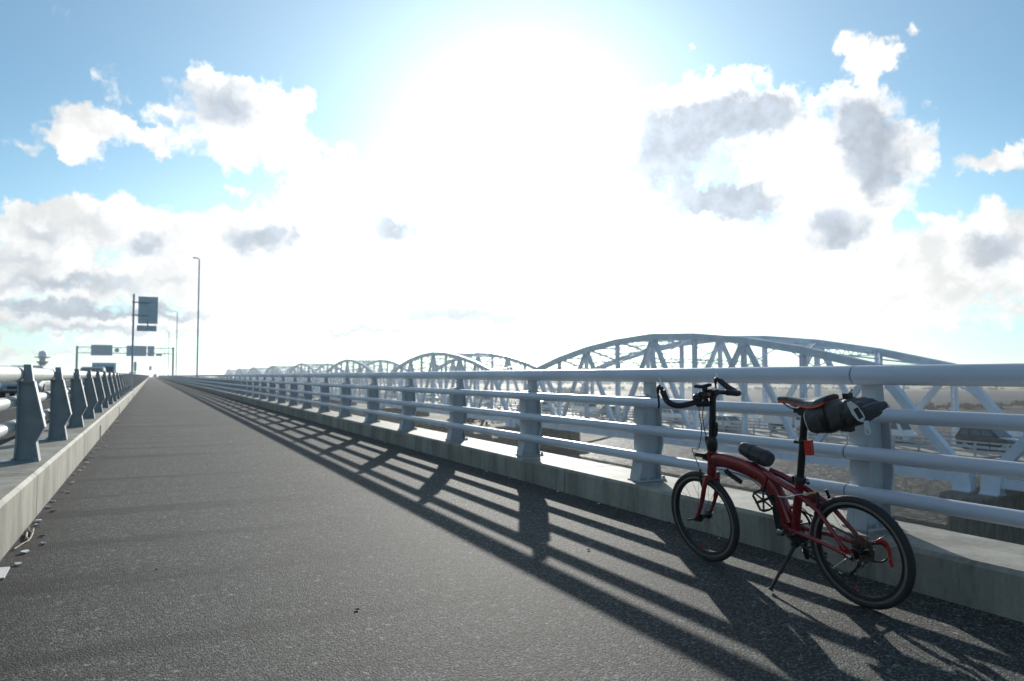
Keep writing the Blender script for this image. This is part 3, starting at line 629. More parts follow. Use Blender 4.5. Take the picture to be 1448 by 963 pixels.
# ------------------------------------------------------------------ vehicles
def vehicle(name, label, loc, rotz, kind, paint, group=None, cat='car'):
    root = empty(name, loc, rotz, label=label, cat=cat, group=group)
    if kind == 'truck':
        def sec(x, w, z0, z1, b=.08): return [Vector((x, y, z)) for y, z in ((-w, z0 + b), (-w + b, z0), (w - b, z0), (w, z0 + b), (w, z1 - b), (w - b, z1), (-w + b, z1), (-w, z1 - b))]
        MB().loft([sec(1.15, .92, .55, 2.2), sec(2.2, .92, .45, 2.2), sec(2.62, .88, .45, 1.25), sec(2.68, .84, .48, 1.2)], False).build('cab', paint, root)
        MB().add([(2.27, -.82, 2.08), (2.27, .82, 2.08), (2.63, .80, 1.28), (2.63, -.80, 1.28)], [(0, 1, 2, 3)]).build('windscreen', 'glass', root)
        for s_ in (-1, 1): MB().add([(1.35, s_ * .926, 1.3), (2.25, s_ * .926, 1.3), (2.1, s_ * .926, 2.0), (1.35, s_ * .926, 2.0)], [(0, 1, 2, 3)]).build('side_window', 'glass', root)
        MB().loft([sec(-2.7, .98, .78, 2.55, .03), sec(1.0, .98, .78, 2.55, .03)], False).build('cargo_box', 'white' if paint != 'bluep' else 'silverp', root)
        MB().box((-.6, 0, .62), (4.0, .7, .26)).build('chassis', 'black', root)
        for s_ in (-1, 1): MB().box((2.67, s_ * .66, .78), (.06, .26, .18)).build('headlight', 'head', root)
        wl_ = [(1.75, .37), (-1.7, .37)]; hw = .82
    else:
        K = {'sedan': dict(l=4.4, w=.85, belt=.92, roof=1.46, hood=.88, cab=[-1.95, -1.25, .55, 1.2], boot=.95),
             'suv': dict(l=4.35, w=.88, belt=1.02, roof=1.62, hood=1.0, cab=[-2.1, -1.75, .35, 1.05], boot=1.0),
             'van': dict(l=4.5, w=.85, belt=1.05, roof=1.86, hood=1.02, cab=[-2.2, -2.05, .95, 1.7], boot=1.05),
             'kei': dict(l=3.4, w=.73, belt=1.0, roof=1.72, hood=.98, cab=[-1.68, -1.55, .75, 1.2], boot=1.0)}[kind]
        l, w, belt, roof, hood = K['l'], K['w'], K['belt'], K['roof'], K['hood']; c0, c1, c2, c3 = K['cab']
        def sec(x, w_, z0, z1): return [Vector((x, y * w_, z)) for y, z in ((-.90, z0), (.90, z0), (1.0, z0 + .14), (1.0, (z0 + z1) * .52), (.955, z1 - .03), (.86, z1), (-.86, z1), (-.955, z1 - .03), (-1.0, (z0 + z1) * .52), (-1.0, z0 + .14))]
        h = l / 2
        MB().loft([sec(-h, w * .86, .38, K['boot'] - .12), sec(-h + .1, w * .96, .26, K['boot'] - .02), sec(-h + .6, w, .2, belt), sec(c2, w, .19, belt), sec(c3 + .02, w * .99, .2, (belt + hood) / 2), sec(h - .35, w * .95, .22, hood - .12), sec(h - .06, w * .86, .28, hood - .24), sec(h, w * .78, .34, hood - .36)], True).build('body', paint, root)
        wr = w * .80
        cab = [[Vector((x, y, z)) for x, y, z in ((c0, -w * .93, belt - .04), (c0, w * .93, belt - .04), (c3, w * .93, belt - .04), (c3, -w * .93, belt - .04))],
               [Vector((x, y, z)) for x, y, z in ((c1 - .02, -wr, roof - .07), (c1 - .02, wr, roof - .07), (c2 + .05, wr, roof - .07), (c2 + .05, -wr, roof - .07))],
               [Vector((x, y, z)) for x, y, z in ((c1 + .15, -wr * .86, roof), (c1 + .15, wr * .86, roof), (c2 - .1, wr * .86, roof), (c2 - .1, -wr * .86, roof))]]
        MB().loft(cab, False).build('cabin', paint, root)
        A, B_ = cab[0], cab[1]
        def on(p0, p1, p2, p3, u, v): return p0.lerp(p1, u).lerp(p3.lerp(p2, u), v)
        def pane(nm, p0, p1, p2, p3, u0, u1, v0, v1):
            n_ = (p1 - p0).cross(p3 - p0).normalized() * .006; pts = [on(p0, p1, p2, p3, u, v) for u, v in ((u0, v0), (u1, v0), (u1, v1), (u0, v1))]
            c_ = sum(pts, Vector()) / 4
            if n_.dot(c_ - Vector((0, 0, c_.z))) < 0: n_ = -n_
            MB().add([p + n_ for p in pts], [(0, 1, 2, 3)]).build(nm, 'glass', root)
        pane('windscreen', A[2], A[3], B_[3], B_[2], .06, .94, .12, .95); pane('rear_window', A[1], A[0], B_[0], B_[1], .08, .92, .2, .92)
        for (a_, b_, c_, d_) in ((A[0], A[3], B_[3], B_[0]), (A[1], A[2], B_[2], B_[1])):
            for (u0, u1) in ((.06, .30), (.33, .60), (.63, .90)): pane('side_window', a_, b_, c_, d_, u0, u1, .16, .93)
        for s_ in (-1, 1):
            MB().box((h - .12, s_ * w * .66, hood - .30), (.16, w * .34, .13)).build('headlight', 'head', root)
            MB().box((-h + .06, s_ * w * .80, belt - .16), (.12, w * .22, .26)).build('tail_light', 'tail', root)
            MB().box((c3 - .25, s_ * (w + .07), belt + .06), (.09, .14, .11)).build('door_mirror', paint, root)
        MB().box((h - .01, 0, .46), (.06, w * 1.1, .14)).build('grille', 'black', root)
        wl_ = [(h - .78, .31), (-h + .78, .31)]; hw = w - .09
    for (x, r) in wl_:
        for s_ in (-1, 1):
            t = MB().lathe([(r * .6, -.1), (r * .95, -.1), (r, -.07), (r, .07), (r * .95, .1), (r * .6, .1)], (x, s_ * hw, r), (0, 1, 0), 20).build('wheel', 'rubber', root)
            MB().lathe([(r * .62, .085), (r * .5, .105), (r * .15, .09)], (x, s_ * hw, r), (0, s_, 0), 14).build('rim', 'silver', t)
    return root
DW = -math.pi / 2
TR = 'traffic on the truss bridge'
def tv(px, L, kind, paint, label, cat='car', d=DW): vehicle({'truck': 'truck', 'van': 'van', 'kei': 'kei_van'}.get(kind, 'car'), label, (L, along(px, L), DECK + .003), d, kind, paint, TR, cat)
tv(1398, 55.3, 'suv', 'dark', 'dark estate car on the truss bridge above the near pier')
tv(1262, 55.3, 'kei', 'white', 'small boxy white car on the truss bridge behind the post by the saddle bag')
tv(1118, 55.3, 'truck', 'white', 'white box truck on the truss bridge behind the saddle', 'truck')
tv(952, 55.3, 'suv', 'white', 'white estate car on the truss bridge behind the handlebar end')
tv(866, 55.3, 'sedan', 'grey', 'grey car on the truss bridge ahead of a white van')
tv(828, 55.3, 'van', 'white', 'white van on the truss bridge close in front of a grey car', 'van')
tv(768, 55.3, 'sedan', 'silverp', 'silver car near the far pier end of the largest truss span')
tv(684, 55.3, 'van', 'white', 'white van crossing the second truss span', 'van')
tv(641, 55.3, 'sedan', 'dark', 'dark car crossing the second truss span')
tv(610, 55.3, 'sedan', 'white', 'white car crossing the second truss span')
tv(556, 55.3, 'van', 'silverp', 'silver van crossing the third truss span', 'van')
tv(1020, 52.2, 'sedan', 'silverp', 'silver car in the near lane of the truss bridge behind the handlepost', 'car', -DW)
RD = 'traffic on the road beside the footpath'
vehicle('car', 'white-roofed estate car on the road, seen past the first barrier posts', (-5.15, 40.5, .024), DW, 'sedan', 'silverp', RD)
vehicle('car', 'pale car with wide windscreen coming along the road behind the barrier', (-3.75, 60, .024), DW, 'suv', 'white', RD)
vehicle('truck', 'pale blue truck following the white car on the road', (-3.95, 79, .024), DW, 'truck', 'bluep', RD, 'truck').scale = (1, 1, .86)
vehicle('van', 'tiny white van at the far end of the footpath', (1.9, 418, .003), DW, 'van', 'white', RD, 'van')

# ------------------------------------------------------------------ lamps, signs, gantry
def make_lamp():
    root = empty('street_lamp', (0, 0, 0), label='x', cat='street lamp', group='street lamps along the outer kerb')
    MB().lathe([(.085, 0), (.085, .02), (.083, .03), (.083, 1.2), (.08, 1.22), (.060, 11.2), (.05, 11.3)], n=14).build('pole', 'gal', root)
    MB().tube([(0, 0, 11.25), (-.08, 0, 11.33), (-.16, 0, 11.36)], .035, 8).build('arm', 'gal', root)
    rr = [[Vector((x, y * w_, 11.37 + z)) for y, z in ((-1, -.03), (1, -.03), (.8, .045), (-.8, .045))] for x, w_ in ((-.12, .07), (-.2, .13), (-.46, .13), (-.54, .08))]
    MB().loft(rr, False).build('luminaire', 'gal', root)
    MB().box((-.33, 0, 11.335), (.22, .18, .012)).build('lens', 'head', root)
    return root
lamp = make_lamp()
for k in range(6):
    o = lamp if k == 0 else copy_tree(lamp); o.location = (3.69, 70.9 + 61 * k, .205)
    o['label'] = ['tall slender street lamp on the outer kerb, largest of the row', 'second street lamp beyond the largest one on the outer kerb', 'third street lamp in the row on the outer kerb', 'fourth street lamp in the row on the outer kerb', 'fifth street lamp in the row on the outer kerb', 'last tiny street lamp of the row on the outer kerb'][k]
sg = empty('road_sign', (-.79, 38.2, .318), label='tall sign pole on the road-side kerb carrying two grey sign backs', cat='sign')
MB().lathe([(.10, 0), (.10, .02), (.05, .03), (.045, 4.5), (.0, 4.52)], n=14).build('pole', 'gal', sg)
def sign_panel(parent, x0, x1, z0, z1, y=0.0, nm='sign_panel'):
    mb = MB().box(((x0 + x1) / 2, y, (z0 + z1) / 2), (x1 - x0, .012, z1 - z0)); o_ = mb.build(nm, 'signback', parent)
    r_ = MB(); k = max(2, int((z1 - z0) / .35))
    for i in range(k): r_.box(((x0 + x1) / 2, y - .022, z0 + (z1 - z0) * (i + .5) / k), ((x1 - x0) * .96, .03, .05))
    r_.build('stiffener', 'signback', o_); return o_
sign_panel(sg, .19, 1.02, 3.13, 4.41, .03); sign_panel(sg, .15, .98, 2.78, 3.05, .03)
for z in (4.12, 3.52): MB().box((.30, -.03, z), (.75, .05, .06)).build('bracket', 'gal', sg)
MB().box((.6, .02, 3.09), (.06, .03, .5)).build('bracket', 'gal', sg)
GY = 152.0
ga = empty('sign_gantry', (0, GY, 0), label='steel gantry spanning road and path with grey sign backs', cat='sign gantry')
for X, z0 in ((-12.0, .0), (3.69, .205)): MB().tube([(X, 0, z0), (X, 0, 6.35)], .19, 12).build('post', 'gal', ga)
for z in (6.15, 5.1): MB().tube([(-12.0, 0, z), (3.69, 0, z)], .07, 8).build('beam', 'gal', ga)
mb = MB()
for i in range(14): 
    a = -11.95 + 15.6 * i / 14; b = -11.95 + 15.6 * (i + 1) / 14; mb.beam((a, 0, 5.1 if i % 2 else 6.15), (b, 0, 6.15 if i % 2 else 5.1), .06, .06)
mb.build('lacing', 'gal', ga)
gx = lambda px: (px - 214) * math.cos(YAW) * (GY * math.cos(YAW)) / FPX
for (a, b, z0, z1) in ((131, 160, 4.65, 6.6), (179, 207, 4.6, 6.55), (208.5, 218, 4.6, 6.55), (220.5, 228.5, 4.65, 5.05)): sign_panel(ga, gx(a), gx(b), z0, z1, -.12)
MB().lathe([(.40, -.03), (.40, .03)], (gx(166), -.12, 5.65), (0, 1, 0), 20, False).build('round_sign', 'signback', ga)
s2 = empty('road_sign', (-1.15, 66, .318), label='slim post with narrow upright sign plate behind the barrier', cat='sign')
MB().tube([(0, 0, 0), (0, 0, 1.85)], .03, 8).build('pole', 'gal', s2); sign_panel(s2, -.1, .1, 1.05, 1.78, -.04); sign_panel(s2, -.45, .08, .87, .98, -.05)
s3 = empty('road_sign', (-.95, 395, .318), label='tiny grey sign on a pole beyond the far end of the path', cat='sign')
MB().tube([(0, 0, 0), (0, 0, 5.3)], .09, 8).build('pole', 'gal', s3); sign_panel(s3, -.2 + .3, 1.25, 3.2, 5.3, -.12)
tw = empty('water_tower', (-36, 318, -9), label='distant round tower with two ring platforms above the road barrier', cat='tower')
MB().lathe([(1.6, 0), (1.1, 3), (1.0, 12.4)], n=18).build('shaft', 'pier', tw)
MB().lathe([(1.0, 14.0), (1.9, 15.0), (2.0, 15.2), (1.0, 15.3)], n=20).build('lower_platform', 'gal', tw)
MB().lathe([(1.0, 12.4), (1.0, 16.6)], n=16).build('column', 'gal', tw)
MB().lathe([(1.2, 16.4), (2.7, 16.7), (2.7, 16.9), (1.3, 17.0)], n=20).build('upper_platform', 'gal', tw)
MB().lathe([(1.35, 17.0), (1.35, 18.3), (1.0, 18.9), (.2, 19.2)], n=18).build('tank', 'signback', tw)

# ------------------------------------------------------------------ bicycle (local: x forward, y left, z up in the plane of the frame)
O = Vector((2.8433, 2.2277, 0.0)); EX = Vector((-0.062977, 0.998015, 0)).normalized(); LE = Vector((0, 0, 1)).cross(EX)
ln = R(9); EZ = Vector((0, 0, 1)) * math.cos(ln) + LE * math.sin(ln); EY = EZ.cross(EX)
BM = Matrix(((EX.x, EY.x, EZ.x, O.x), (EX.y, EY.y, EZ.y, O.y), (EX.z, EY.z, EZ.z, O.z), (0, 0, 0, 1)))
bike = empty('folding_bicycle'); bike.matrix_world = BM
tag(bike, 'red folding bicycle with black handlepost standing on its kickstand', 'bicycle')
RW = .25; WB = .94
def smooth_path(pts, k=6):
    P = [Vector(p) for p in pts]; P = [P[0] * 2 - P[1]] + P + [P[-1] * 2 - P[-2]]; out = []
    for i in range(1, len(P) - 2):
        for j in range(k):
            t = j / k; a, b, c, d = P[i - 1:i + 3]
            out.append(.5 * ((2 * b) + (c - a) * t + (2 * a - 5 * b + 4 * c - d) * t * t + (3 * b - a - 3 * c + d) * t ** 3))
    return out + [P[-2]]
def wheel(x, rear):
    c = Vector((x, 0, RW)); ax = (0, 1, 0)
    tr = .0165; Rt = RW - tr
    prof = [(Rt + tr * 1.0 * math.cos(q), tr * math.sin(q)) for q in [2 * math.pi * j / 12 for j in range(12)]]
    ty = MB().lathe(prof, c, ax, 64, True, True).build('wheel', 'rubber', bike)
    ri = Rt - .011
    MB().lathe([(ri, -.0118), (ri - .013, -.0118), (ri - .027, -.006), (ri - .027, .006), (ri - .013, .0118), (ri, .0118)], c, ax, 64, True, True).build('rim', 'black', ty)
    for s_ in (-1, 1): MB().lathe([(ri + .002, .0122), (ri - .0105, .0122), (ri - .0105, .0112), (ri + .002, .0112)], c, (0, s_, 0), 64, True, True).build('brake_track', 'rimtrack', ty)
    hw = .034 if not rear else .036
    MB().lathe([(.006, -.052), (.012, -.05), (.012, -hw), (.024, -hw), (.024, -hw + .005), (.013, -hw + .010), (.013, hw - .010), (.024, hw - .005), (.024, hw), (.012, hw), (.012, .05), (.006, .052)], c, ax, 16).build('hub', 'black', ty)
    n = 20
    for i in range(n):
        s_ = 1 if i % 2 else -1; q = 2 * math.pi * i / n; qh = q + (.55 if (i // 2) % 2 else -.55)
        a = c + Vector((math.cos(qh) * .022, s_ * (hw - .004), math.sin(qh) * .022)); b = c + Vector((math.cos(q) * (ri - .026), s_ * .003, math.sin(q) * (ri - .026)))
        MB().tube([a, b], .0010, 5).build('spoke', 'steel', ty)
    MB().tube([c + Vector((math.cos(-1.35) * (ri - .027), 0, math.sin(-1.35) * (ri - .027))), c + Vector((math.cos(-1.35) * (ri - .06), 0, math.sin(-1.35) * (ri - .06)))], .003, 6).build('valve', 'redlamp', ty)
    return ty
wf_ = wheel(WB, False); wr_ = wheel(0, True)
def bp(name, mat, mb, parent=None): return mb.build(name, mat, parent or bike)
# main beam: deep tube arching from the head to the bottom bracket
def beam_tube(pts, ws, hs, n=14):
    P = [Vector(p) for p in pts]; rings = []
    for i, p in enumerate(P):
        t = (P[min(i + 1, len(P) - 1)] - P[max(i - 1, 0)]).normalized(); nn = Vector((t.z, 0, -t.x)); rg = []
        for j in range(n):
            q = 2 * math.pi * j / n; cq, sq = math.cos(q), math.sin(q)
            ex_ = .62; rg.append(p + Vector((0, 1, 0)) * ws[i] * math.copysign(abs(cq) ** ex_, cq) + nn * hs[i] * math.copysign(abs(sq) ** ex_, sq))
        rings.append(rg)
    return MB().loft(rings, True)
ctl = [(.812, 0, .575), (.74, 0, .583), (.65, 0, .574), (.56, 0, .556), (.475, 0, .522), (.425, 0, .462), (.395, 0, .38), (.372, 0, .315)]
sp = smooth_path(ctl, 5); kk = len(sp)
bp('main_tube', 'red', beam_tube(sp, [.021 + .010 * min(1, i / kk * 2.2) for i in range(kk)], [.036 + .004 * math.sin(math.pi * i / kk) for i in range(kk)]))
bp('hinge', 'red', MB().box((.455, 0, .505), (.016, .074, .085), Matrix.Rotation(R(-30), 3, 'Y')))
bp('hinge_lever', 'black', MB().beam((.69, .045, .538), (.585, .052, .497), .014, .018).lathe([(.009, -.01), (.009, .01)], (.69, .038, .54), (0, 1, 0), 10))
ha = Vector((-.19, 0, 1)).normalized(); hb = Vector((.835, 0, .515)); ht = hb + ha * .115
bp('head_tube', 'red', MB().lathe([(.024, 0), (.026, .01), (.0235, .02), (.0235, .10), (.026, .108), (.024, .115)], hb, ha, 18))
hpj = ht + ha * .055
bp('handlepost_joint', 'black', MB().lathe([(.022, 0), (.028, .008), (.030, .035), (.027, .06), (.019, .078)], ht, ha, 16).box(hpj + Vector((.026, 0, 0)), (.02, .03, .05)))
hp1 = ht + ha * .315
bp('handlepost', 'black', MB().tube([ht + ha * .06, ht + ha * .10, hp1], [.019, .0185, .0165], 14))
bp('quick_release_lever', 'black', MB().tube(smooth_path([ht + ha * .13 + Vector((-.022, .0, 0)), ht + ha * .155 + Vector((-.035, .006, 0)), ht + ha * .12 + Vector((-.04, .008, 0)), ht + ha * .085 + Vector((-.034, .008, 0))]), .007, 8))
bc = hp1 + Vector((.006, 0, .002))
bp('stem_clamp', 'black', MB().lathe([(.021, -.032), (.023, -.028), (.023, .028), (.021, .032)], bc, (0, 1, 0), 16).box(bc + Vector((-.018, 0, .004)), (.03, .034, .03)))
def barside(s_):
    if s_ > 0: return smooth_path([bc, (bc.x + .012, .05, bc.z - .010), (.787, .10, .908), (.838, .168, .899), (.866, .212, .925), (.876, .225, .965), (.880, .229, .99)], 6)
    return smooth_path([bc, (bc.x + .002, -.06, bc.z - .006), (.742, -.13, .918), (.758, -.190, .905), (.800, -.218, .908), (.862, -.225, .932), (.915, -.228, .966)], 6)
bl, br = barside(1), barside(-1)
hbar = bp('handlebar', 'black', MB().tube(bl[::-1] + br[1:], .0118, 12))
for s_, path in ((1, bl), (-1, br)):
    bp('bar_tape', 'matblack', MB().tube(path[9:], .0155, 12), hbar)
    tip = path[-1]; d = (path[-1] - path[-2]).normalized()
    bp('brake_lever', 'black', MB().tube(smooth_path([tip + d * .004, tip + d * .022 + Vector((.012, 0, 0)), tip + Vector((.035, 0, .008)), tip + Vector((.040, 0, -.03)), tip + Vector((.042, 0, -.075)), tip + Vector((.05, 0, -.095))], 4), [.012] * 5 + [.008] * 6 + [.0055] * 10, 8), hbar)
    bp('cable_adjuster', 'silver', MB().tube([tip + d * .012, tip + d * .03, tip + d * .03 + Vector((0, 0, .02)), tip + d * .03 + Vector((.01, -s_ * .006, .055))], [.006, .005, .003, .0015], 8), hbar)
bp('cycle_computer', 'black', MB().box(bc + Vector((.022, .035, .046)), (.052, .076, .016), Matrix.Rotation(R(-6), 3, 'Y')).box(bc + Vector((.012, .035, .028)), (.02, .02, .03)))
bp('computer_screen', 'clear', MB().box(bc + Vector((.021, .035, .0553)), (.04, .06, .002), Matrix.Rotation(R(-6), 3, 'Y')))
bp('shifter', 'black', MB().lathe([(.015, .05), (.021, .055), (.021, .085), (.016, .09)], bc, (0, 1, 0), 14).box(bc + Vector((.02, .068, .004)), (.026, .03, .022)).lathe([(.015, .098), (.018, .102), (.018, .118), (.015, .122)], bc + Vector((.004, 0, -.004)), (0, 1, 0), 14))
bp('bell', 'redlamp', MB().lathe([(.011, 0), (.010, .006), (.004, .009)], bc + Vector((-.018, .045, .0)), (-1, 0, 0), 12))
bp('headlamp', 'black', MB().lathe([(.010, -.045), (.017, -.035), (.018, .02), (.020, .03), (.018, .036)], bc + Vector((.045, .03, -.052)), (1, .15, 0), 14).box(bc + Vector((.02, .03, -.026)), (.016, .02, .03)))
bp('headlamp_lens', 'head', MB().lathe([(.0165, .0362), (.012, .039)], bc + Vector((.045, .03, -.052)), (1, .15, 0), 14))
# fork
cr = hb - ha * .012; fa = Vector((WB, 0, RW))
bp('fork_crown', 'red', MB().lathe([(.022, -.03), (.026, -.02), (.024, .012)], hb, ha, 16).beam(cr + Vector((.004, -.048, -.018)), cr + Vector((.004, .048, -.018)), .030, .032))
for s_ in (-1, 1):
    bp('fork_blade', 'red', MB().tube(smooth_path([cr + Vector((.004, s_ * .036, -.012)), cr + Vector((.018, s_ * .050, -.07)), cr + Vector((.052, s_ * .051, -.16)), fa + Vector((-.004, s_ * .049, .012))], 5), [.014] * 5 + [.013] * 5 + [.010] * 6, 10))
    bp('dropout', 'red', MB().box(fa + Vector((0, s_ * .049, 0)), (.022, .006, .034)))
    bp('brake_arm', 'black', MB().tube([cr + Vector((.040, s_ * .040, -.075)), cr + Vector((.055, s_ * .038, -.03)), cr + Vector((.050, s_ * .030, .022))], .007, 8).box(cr + Vector((.040, s_ * .024, -.052)), (.05, .012, .014)))
bp('brake_cable', 'black', MB().tube(smooth_path([bc + Vector((.03, .06, -.01)), bc + Vector((.06, .05, -.10)), bc + Vector((.078, .03, -.19)), bc + Vector((.13, .02, -.30)), cr + Vector((.115, .01, .12)), cr + Vector((.085, .005, .03)), cr + Vector((.05, .03, .022))], 6), .0026, 6))
bp('brake_cable', 'black', MB().tube(smooth_path([bc + Vector((.03, .02, -.02)), bc + Vector((.056, .03, -.11)), bc + Vector((.062, .025, -.20)), bc + Vector((.052, .02, -.27)), ht + Vector((.02, .018, -.04)), (.78, .03, .545), (.70, .02, .535), (.56, .0, .50), (.46, .0, .43), (.42, .02, .42)], 6), .0026, 6))
for s_ in (-1, 1): bp('axle_nut', 'black' if s_ > 0 else 'silver', MB().lathe([(.011, 0), (.011, .012), (.007, .02)], fa + Vector((0, s_ * .052, 0)), (0, s_, 0), 12))
bp('quick_release', 'black', MB().beam(fa + Vector((0, .066, 0)), fa + Vector((.055, .068, -.012)), .012, .009))
bp('front_light_bracket', 'black', MB().box((.895, .0, .598), (.075, .030, .022)).tube([(.835, 0, .565), (.86, 0, .572), (.888, 0, .590)], .006, 8).box((.866, 0, .582), (.03, .024, .016)))
# rear triangle
bb = Vector((.362, 0, .293)); rx = Vector((0, 0, RW)); sc0 = Vector((.268, 0, .535)); sd = Vector((-.225, 0, 1)).normalized()
bp('seat_tube', 'red', MB().tube([bb + Vector((-.03, 0, 0)), sc0], [.021, .0205], 16))
bp('bottom_bracket', 'red', MB().lathe([(.024, -.034), (.025, -.03), (.025, .03), (.024, .034)], bb, (0, 1, 0), 18))
for s_ in (-1, 1):
    bp('seat_stay', 'red', MB().tube([(.455, s_ * .020, .558), (.40, s_ * .030, .538), (.27, s_ * .036, .487), (.15, s_ * .046, .418), (.022, s_ * .064, .270)], [.014, .015, .0145, .0115, .009], 12))
    bp('chain_stay', 'red', MB().tube(smooth_path([bb + Vector((-.01, s_ * .026, 0)), (.24, s_ * .040, .285), (.12, s_ * .056, .272), (.012, s_ * .065, .250)], 4), .0105, 10))
    bp('dropout', 'red', MB().prism([(-.018, -.022), (.03, -.012), (.05, .03), (.03, .05), (-.012, .018)], lambda x, z, s_=s_: Vector((x, s_ * .062, RW + z)), lambda x, z, s_=s_: Vector((x, s_ * .068, RW + z))))
    bp('brake_arm', 'black', MB().tube([(.175, s_ * .040, .40), (.150, s_ * .042, .45), (.155, s_ * .03, .50)], .007, 8).box((.172, s_ * .026, .425), (.045, .012, .014)))
    bp('axle_nut', 'silver', MB().lathe([(.011, 0), (.011, .012), (.006, .018)], rx + Vector((0, s_ * .068, 0)), (0, s_, 0), 12))
bp('stay_bridge', 'red', MB().tube([(.178, -.046, .434), (.178, .046, .434)], .008, 8).box((.215, 0, .455), (.012, .085, .05)))
bp('cable_end', 'yellow', MB().tube([(.158, .045, .502), (.185, .048, .497), (.20, .05, .493)], .0042, 6))
bp('rear_cable', 'silver', MB().tube(smooth_path([(.20, .05, .493), (.26, .052, .478), (.33, .04, .455), (.385, .03, .45)], 4), .0022, 6))
bp('seat_clamp', 'black', MB().lathe([(.0235, -.012), (.026, -.01), (.026, .014), (.0235, .018)], sc0, sd, 16).beam(sc0 + Vector((-.02, -.02, .0)), sc0 + Vector((-.055, .015, -.004)), .014, .012).box(sc0 + Vector((.028, 0, .004)), (.014, .03, .03)))
st = sc0 + sd * .355
bp('seat_post', 'black', MB().tube([sc0 - sd * .1, st], .0168, 16))
bp('post_collar', 'black', MB().lathe([(.019, 0), (.021, .004), (.021, .018), (.019, .022)], sc0 + sd * .185, sd, 14).box(sc0 + sd * .19 + Vector((.03, 0, 0)), (.025, .02, .014)))
bp('rear_lamp', 'redlamp', MB().loft([[Vector((x, y * k, z)) for y, z in ((-.013, .664), (.013, .664), (.015, .734), (-.015, .734))] for x, k in ((.214, .8), (.206, 1.0), (.184, 1.0), (.177, .7))], False))
# saddle
def ssec(x, w, zt_, drop, n=12):
    pts = []
    for j in range(n):
        q = math.pi * j / (n - 1); pts.append(Vector((x, math.cos(q) * w, zt_ - drop + math.sin(q) ** .75 * drop)))
    return pts + [Vector((x, math.cos(math.pi * j / (n - 1)) * w * .82, zt_ - drop - .004)) for j in range(n - 1, -1, -1)]
SA = [(.334, .010, .926, .008), (.326, .018, .933, .013), (.28, .021, .934, .015), (.22, .027, .927, .018), (.16, .044, .927, .026), (.10, .063, .938, .032), (.06, .068, .948, .030), (.048, .056, .948, .022)]
bp('saddle', 'saddle', MB().loft([ssec(*a) for a in SA], True))
bp('saddle_edge', 'orange', MB().loft([ssec(a[0], a[1] * .985, a[2] - .011, a[3]) for a in SA], True))
for s_ in (-1, 1): bp('saddle_rail', 'steel', MB().tube(smooth_path([(.30, s_ * .012, .905), (.25, s_ * .020, .882), (.16, s_ * .022, .880), (.08, s_ * .03, .905)], 4), .0038, 8))
bp('saddle_clamp', 'black', MB().box(st + Vector((.012, 0, -.008)), (.07, .05, .022)).lathe([(.02, -.022), (.02, .022)], st + Vector((.012, 0, -.012)), (0, 1, 0), 12))
# drivetrain
ck = Vector((0, 1, 0))
bp('chainring', 'black', MB().lathe([(.087, -.0015), (.090, -.0015), (.090, .0015), (.087, .0015), (.078, .0015), (.078, -.0015)], bb + Vector((0, -.046, 0)), ck, 48, False, True))
for i in range(5):
    q = 2 * math.pi * i / 5 + .3; bp('chainring_arm', 'black', MB().beam(bb + Vector((0, -.046, 0)), bb + Vector((math.cos(q) * .08, -.046, math.sin(q) * .08)), .006, .016, up=(0, 1, 0)))
bp('chainring_guard', 'black', MB().lathe([(.094, -.002), (.098, -.002), (.098, .002), (.094, .002)], bb + Vector((0, -.054, 0)), ck, 48, False, True))
pl_ = bb + Vector((.004, .150, .172)); pr_ = bb + Vector((-.004, -.150, -.172))
for s_, dz in ((1, .170), (-1, -.170)):
    e0 = bb + Vector((0, s_ * .068, 0)); e1 = bb + Vector((s_ * .002, s_ * .092, dz))
    bp('crank_arm', 'black', MB().loft([[e0 + Vector((x, y, -.018 * s_ if False else z)) for x, y, z in ((-.015, -.008, -.02 if s_ > 0 else .02), (.015, -.008, -.02 if s_ > 0 else .02), (.015, .008, -.02 if s_ > 0 else .02), (-.015, .008, -.02 if s_ > 0 else .02))],
                                     [e1 + Vector((x, y, 0)) for x, y in ((-.011, -.006), (.011, -.006), (.011, .006), (-.011, .006))],
                                     [e1 + Vector((x, y, .012 * (1 if s_ > 0 else -1))) for x, y in ((-.007, -.005), (.007, -.005), (.007, .005), (-.007, .005))]], False))
    bp('crank_bolt', 'silver', MB().lathe([(.0175, 0), (.0175, .010), (.009, .014)], bb + Vector((0, s_ * .068, 0)), (0, s_, 0), 14))
    bp('bracket_spindle', 'steel', MB().lathe([(.012, 0), (.012, .035)], bb + Vector((0, s_ * .034, 0)), (0, s_, 0), 12))
    pd = MB(); pc = e1 + Vector((0, s_ * .062, 0)); rot = Matrix.Rotation(R(-62 if s_ > 0 else -20), 3, 'Y')
    def pp(x, y, z=0): return pc + rot @ Vector((x, y, z))
    pd.tube([e1, pc + Vector((0, s_ * .048, 0))], .0065, 10)
    cage = [(-.046, -.030), (-.048, .0), (-.046, .030), (-.034, .046), (0, .044), (.034, .046), (.046, .030), (.048, 0), (.046, -.030), (.034, -.044), (0, -.040), (-.034, -.044)]
    pd.tube([pp(x, y) for x, y in cage], .0058, 8, closed=True)
    for (a_, b_) in (((-.046, -.03), (0, 0)), ((-.046, .03), (0, 0)), ((.046, -.03), (0, 0)), ((.046, .03), (0, 0))): pd.tube([pp(*a_), pp(*b_)], .0048, 6)
    bp('pedal', 'black', pd)
for i, (r_, y_) in enumerate(((.054, -.026), (.047, -.030), (.041, -.034), (.035, -.038), (.029, -.042), (.024, -.046))):
    bp('sprocket', 'steel', MB().lathe([(r_, -.0009), (r_, .0009), (r_ * .55, .0009), (r_ * .55, -.0009)], rx + Vector((0, y_, 0)), ck, 32, False, True))
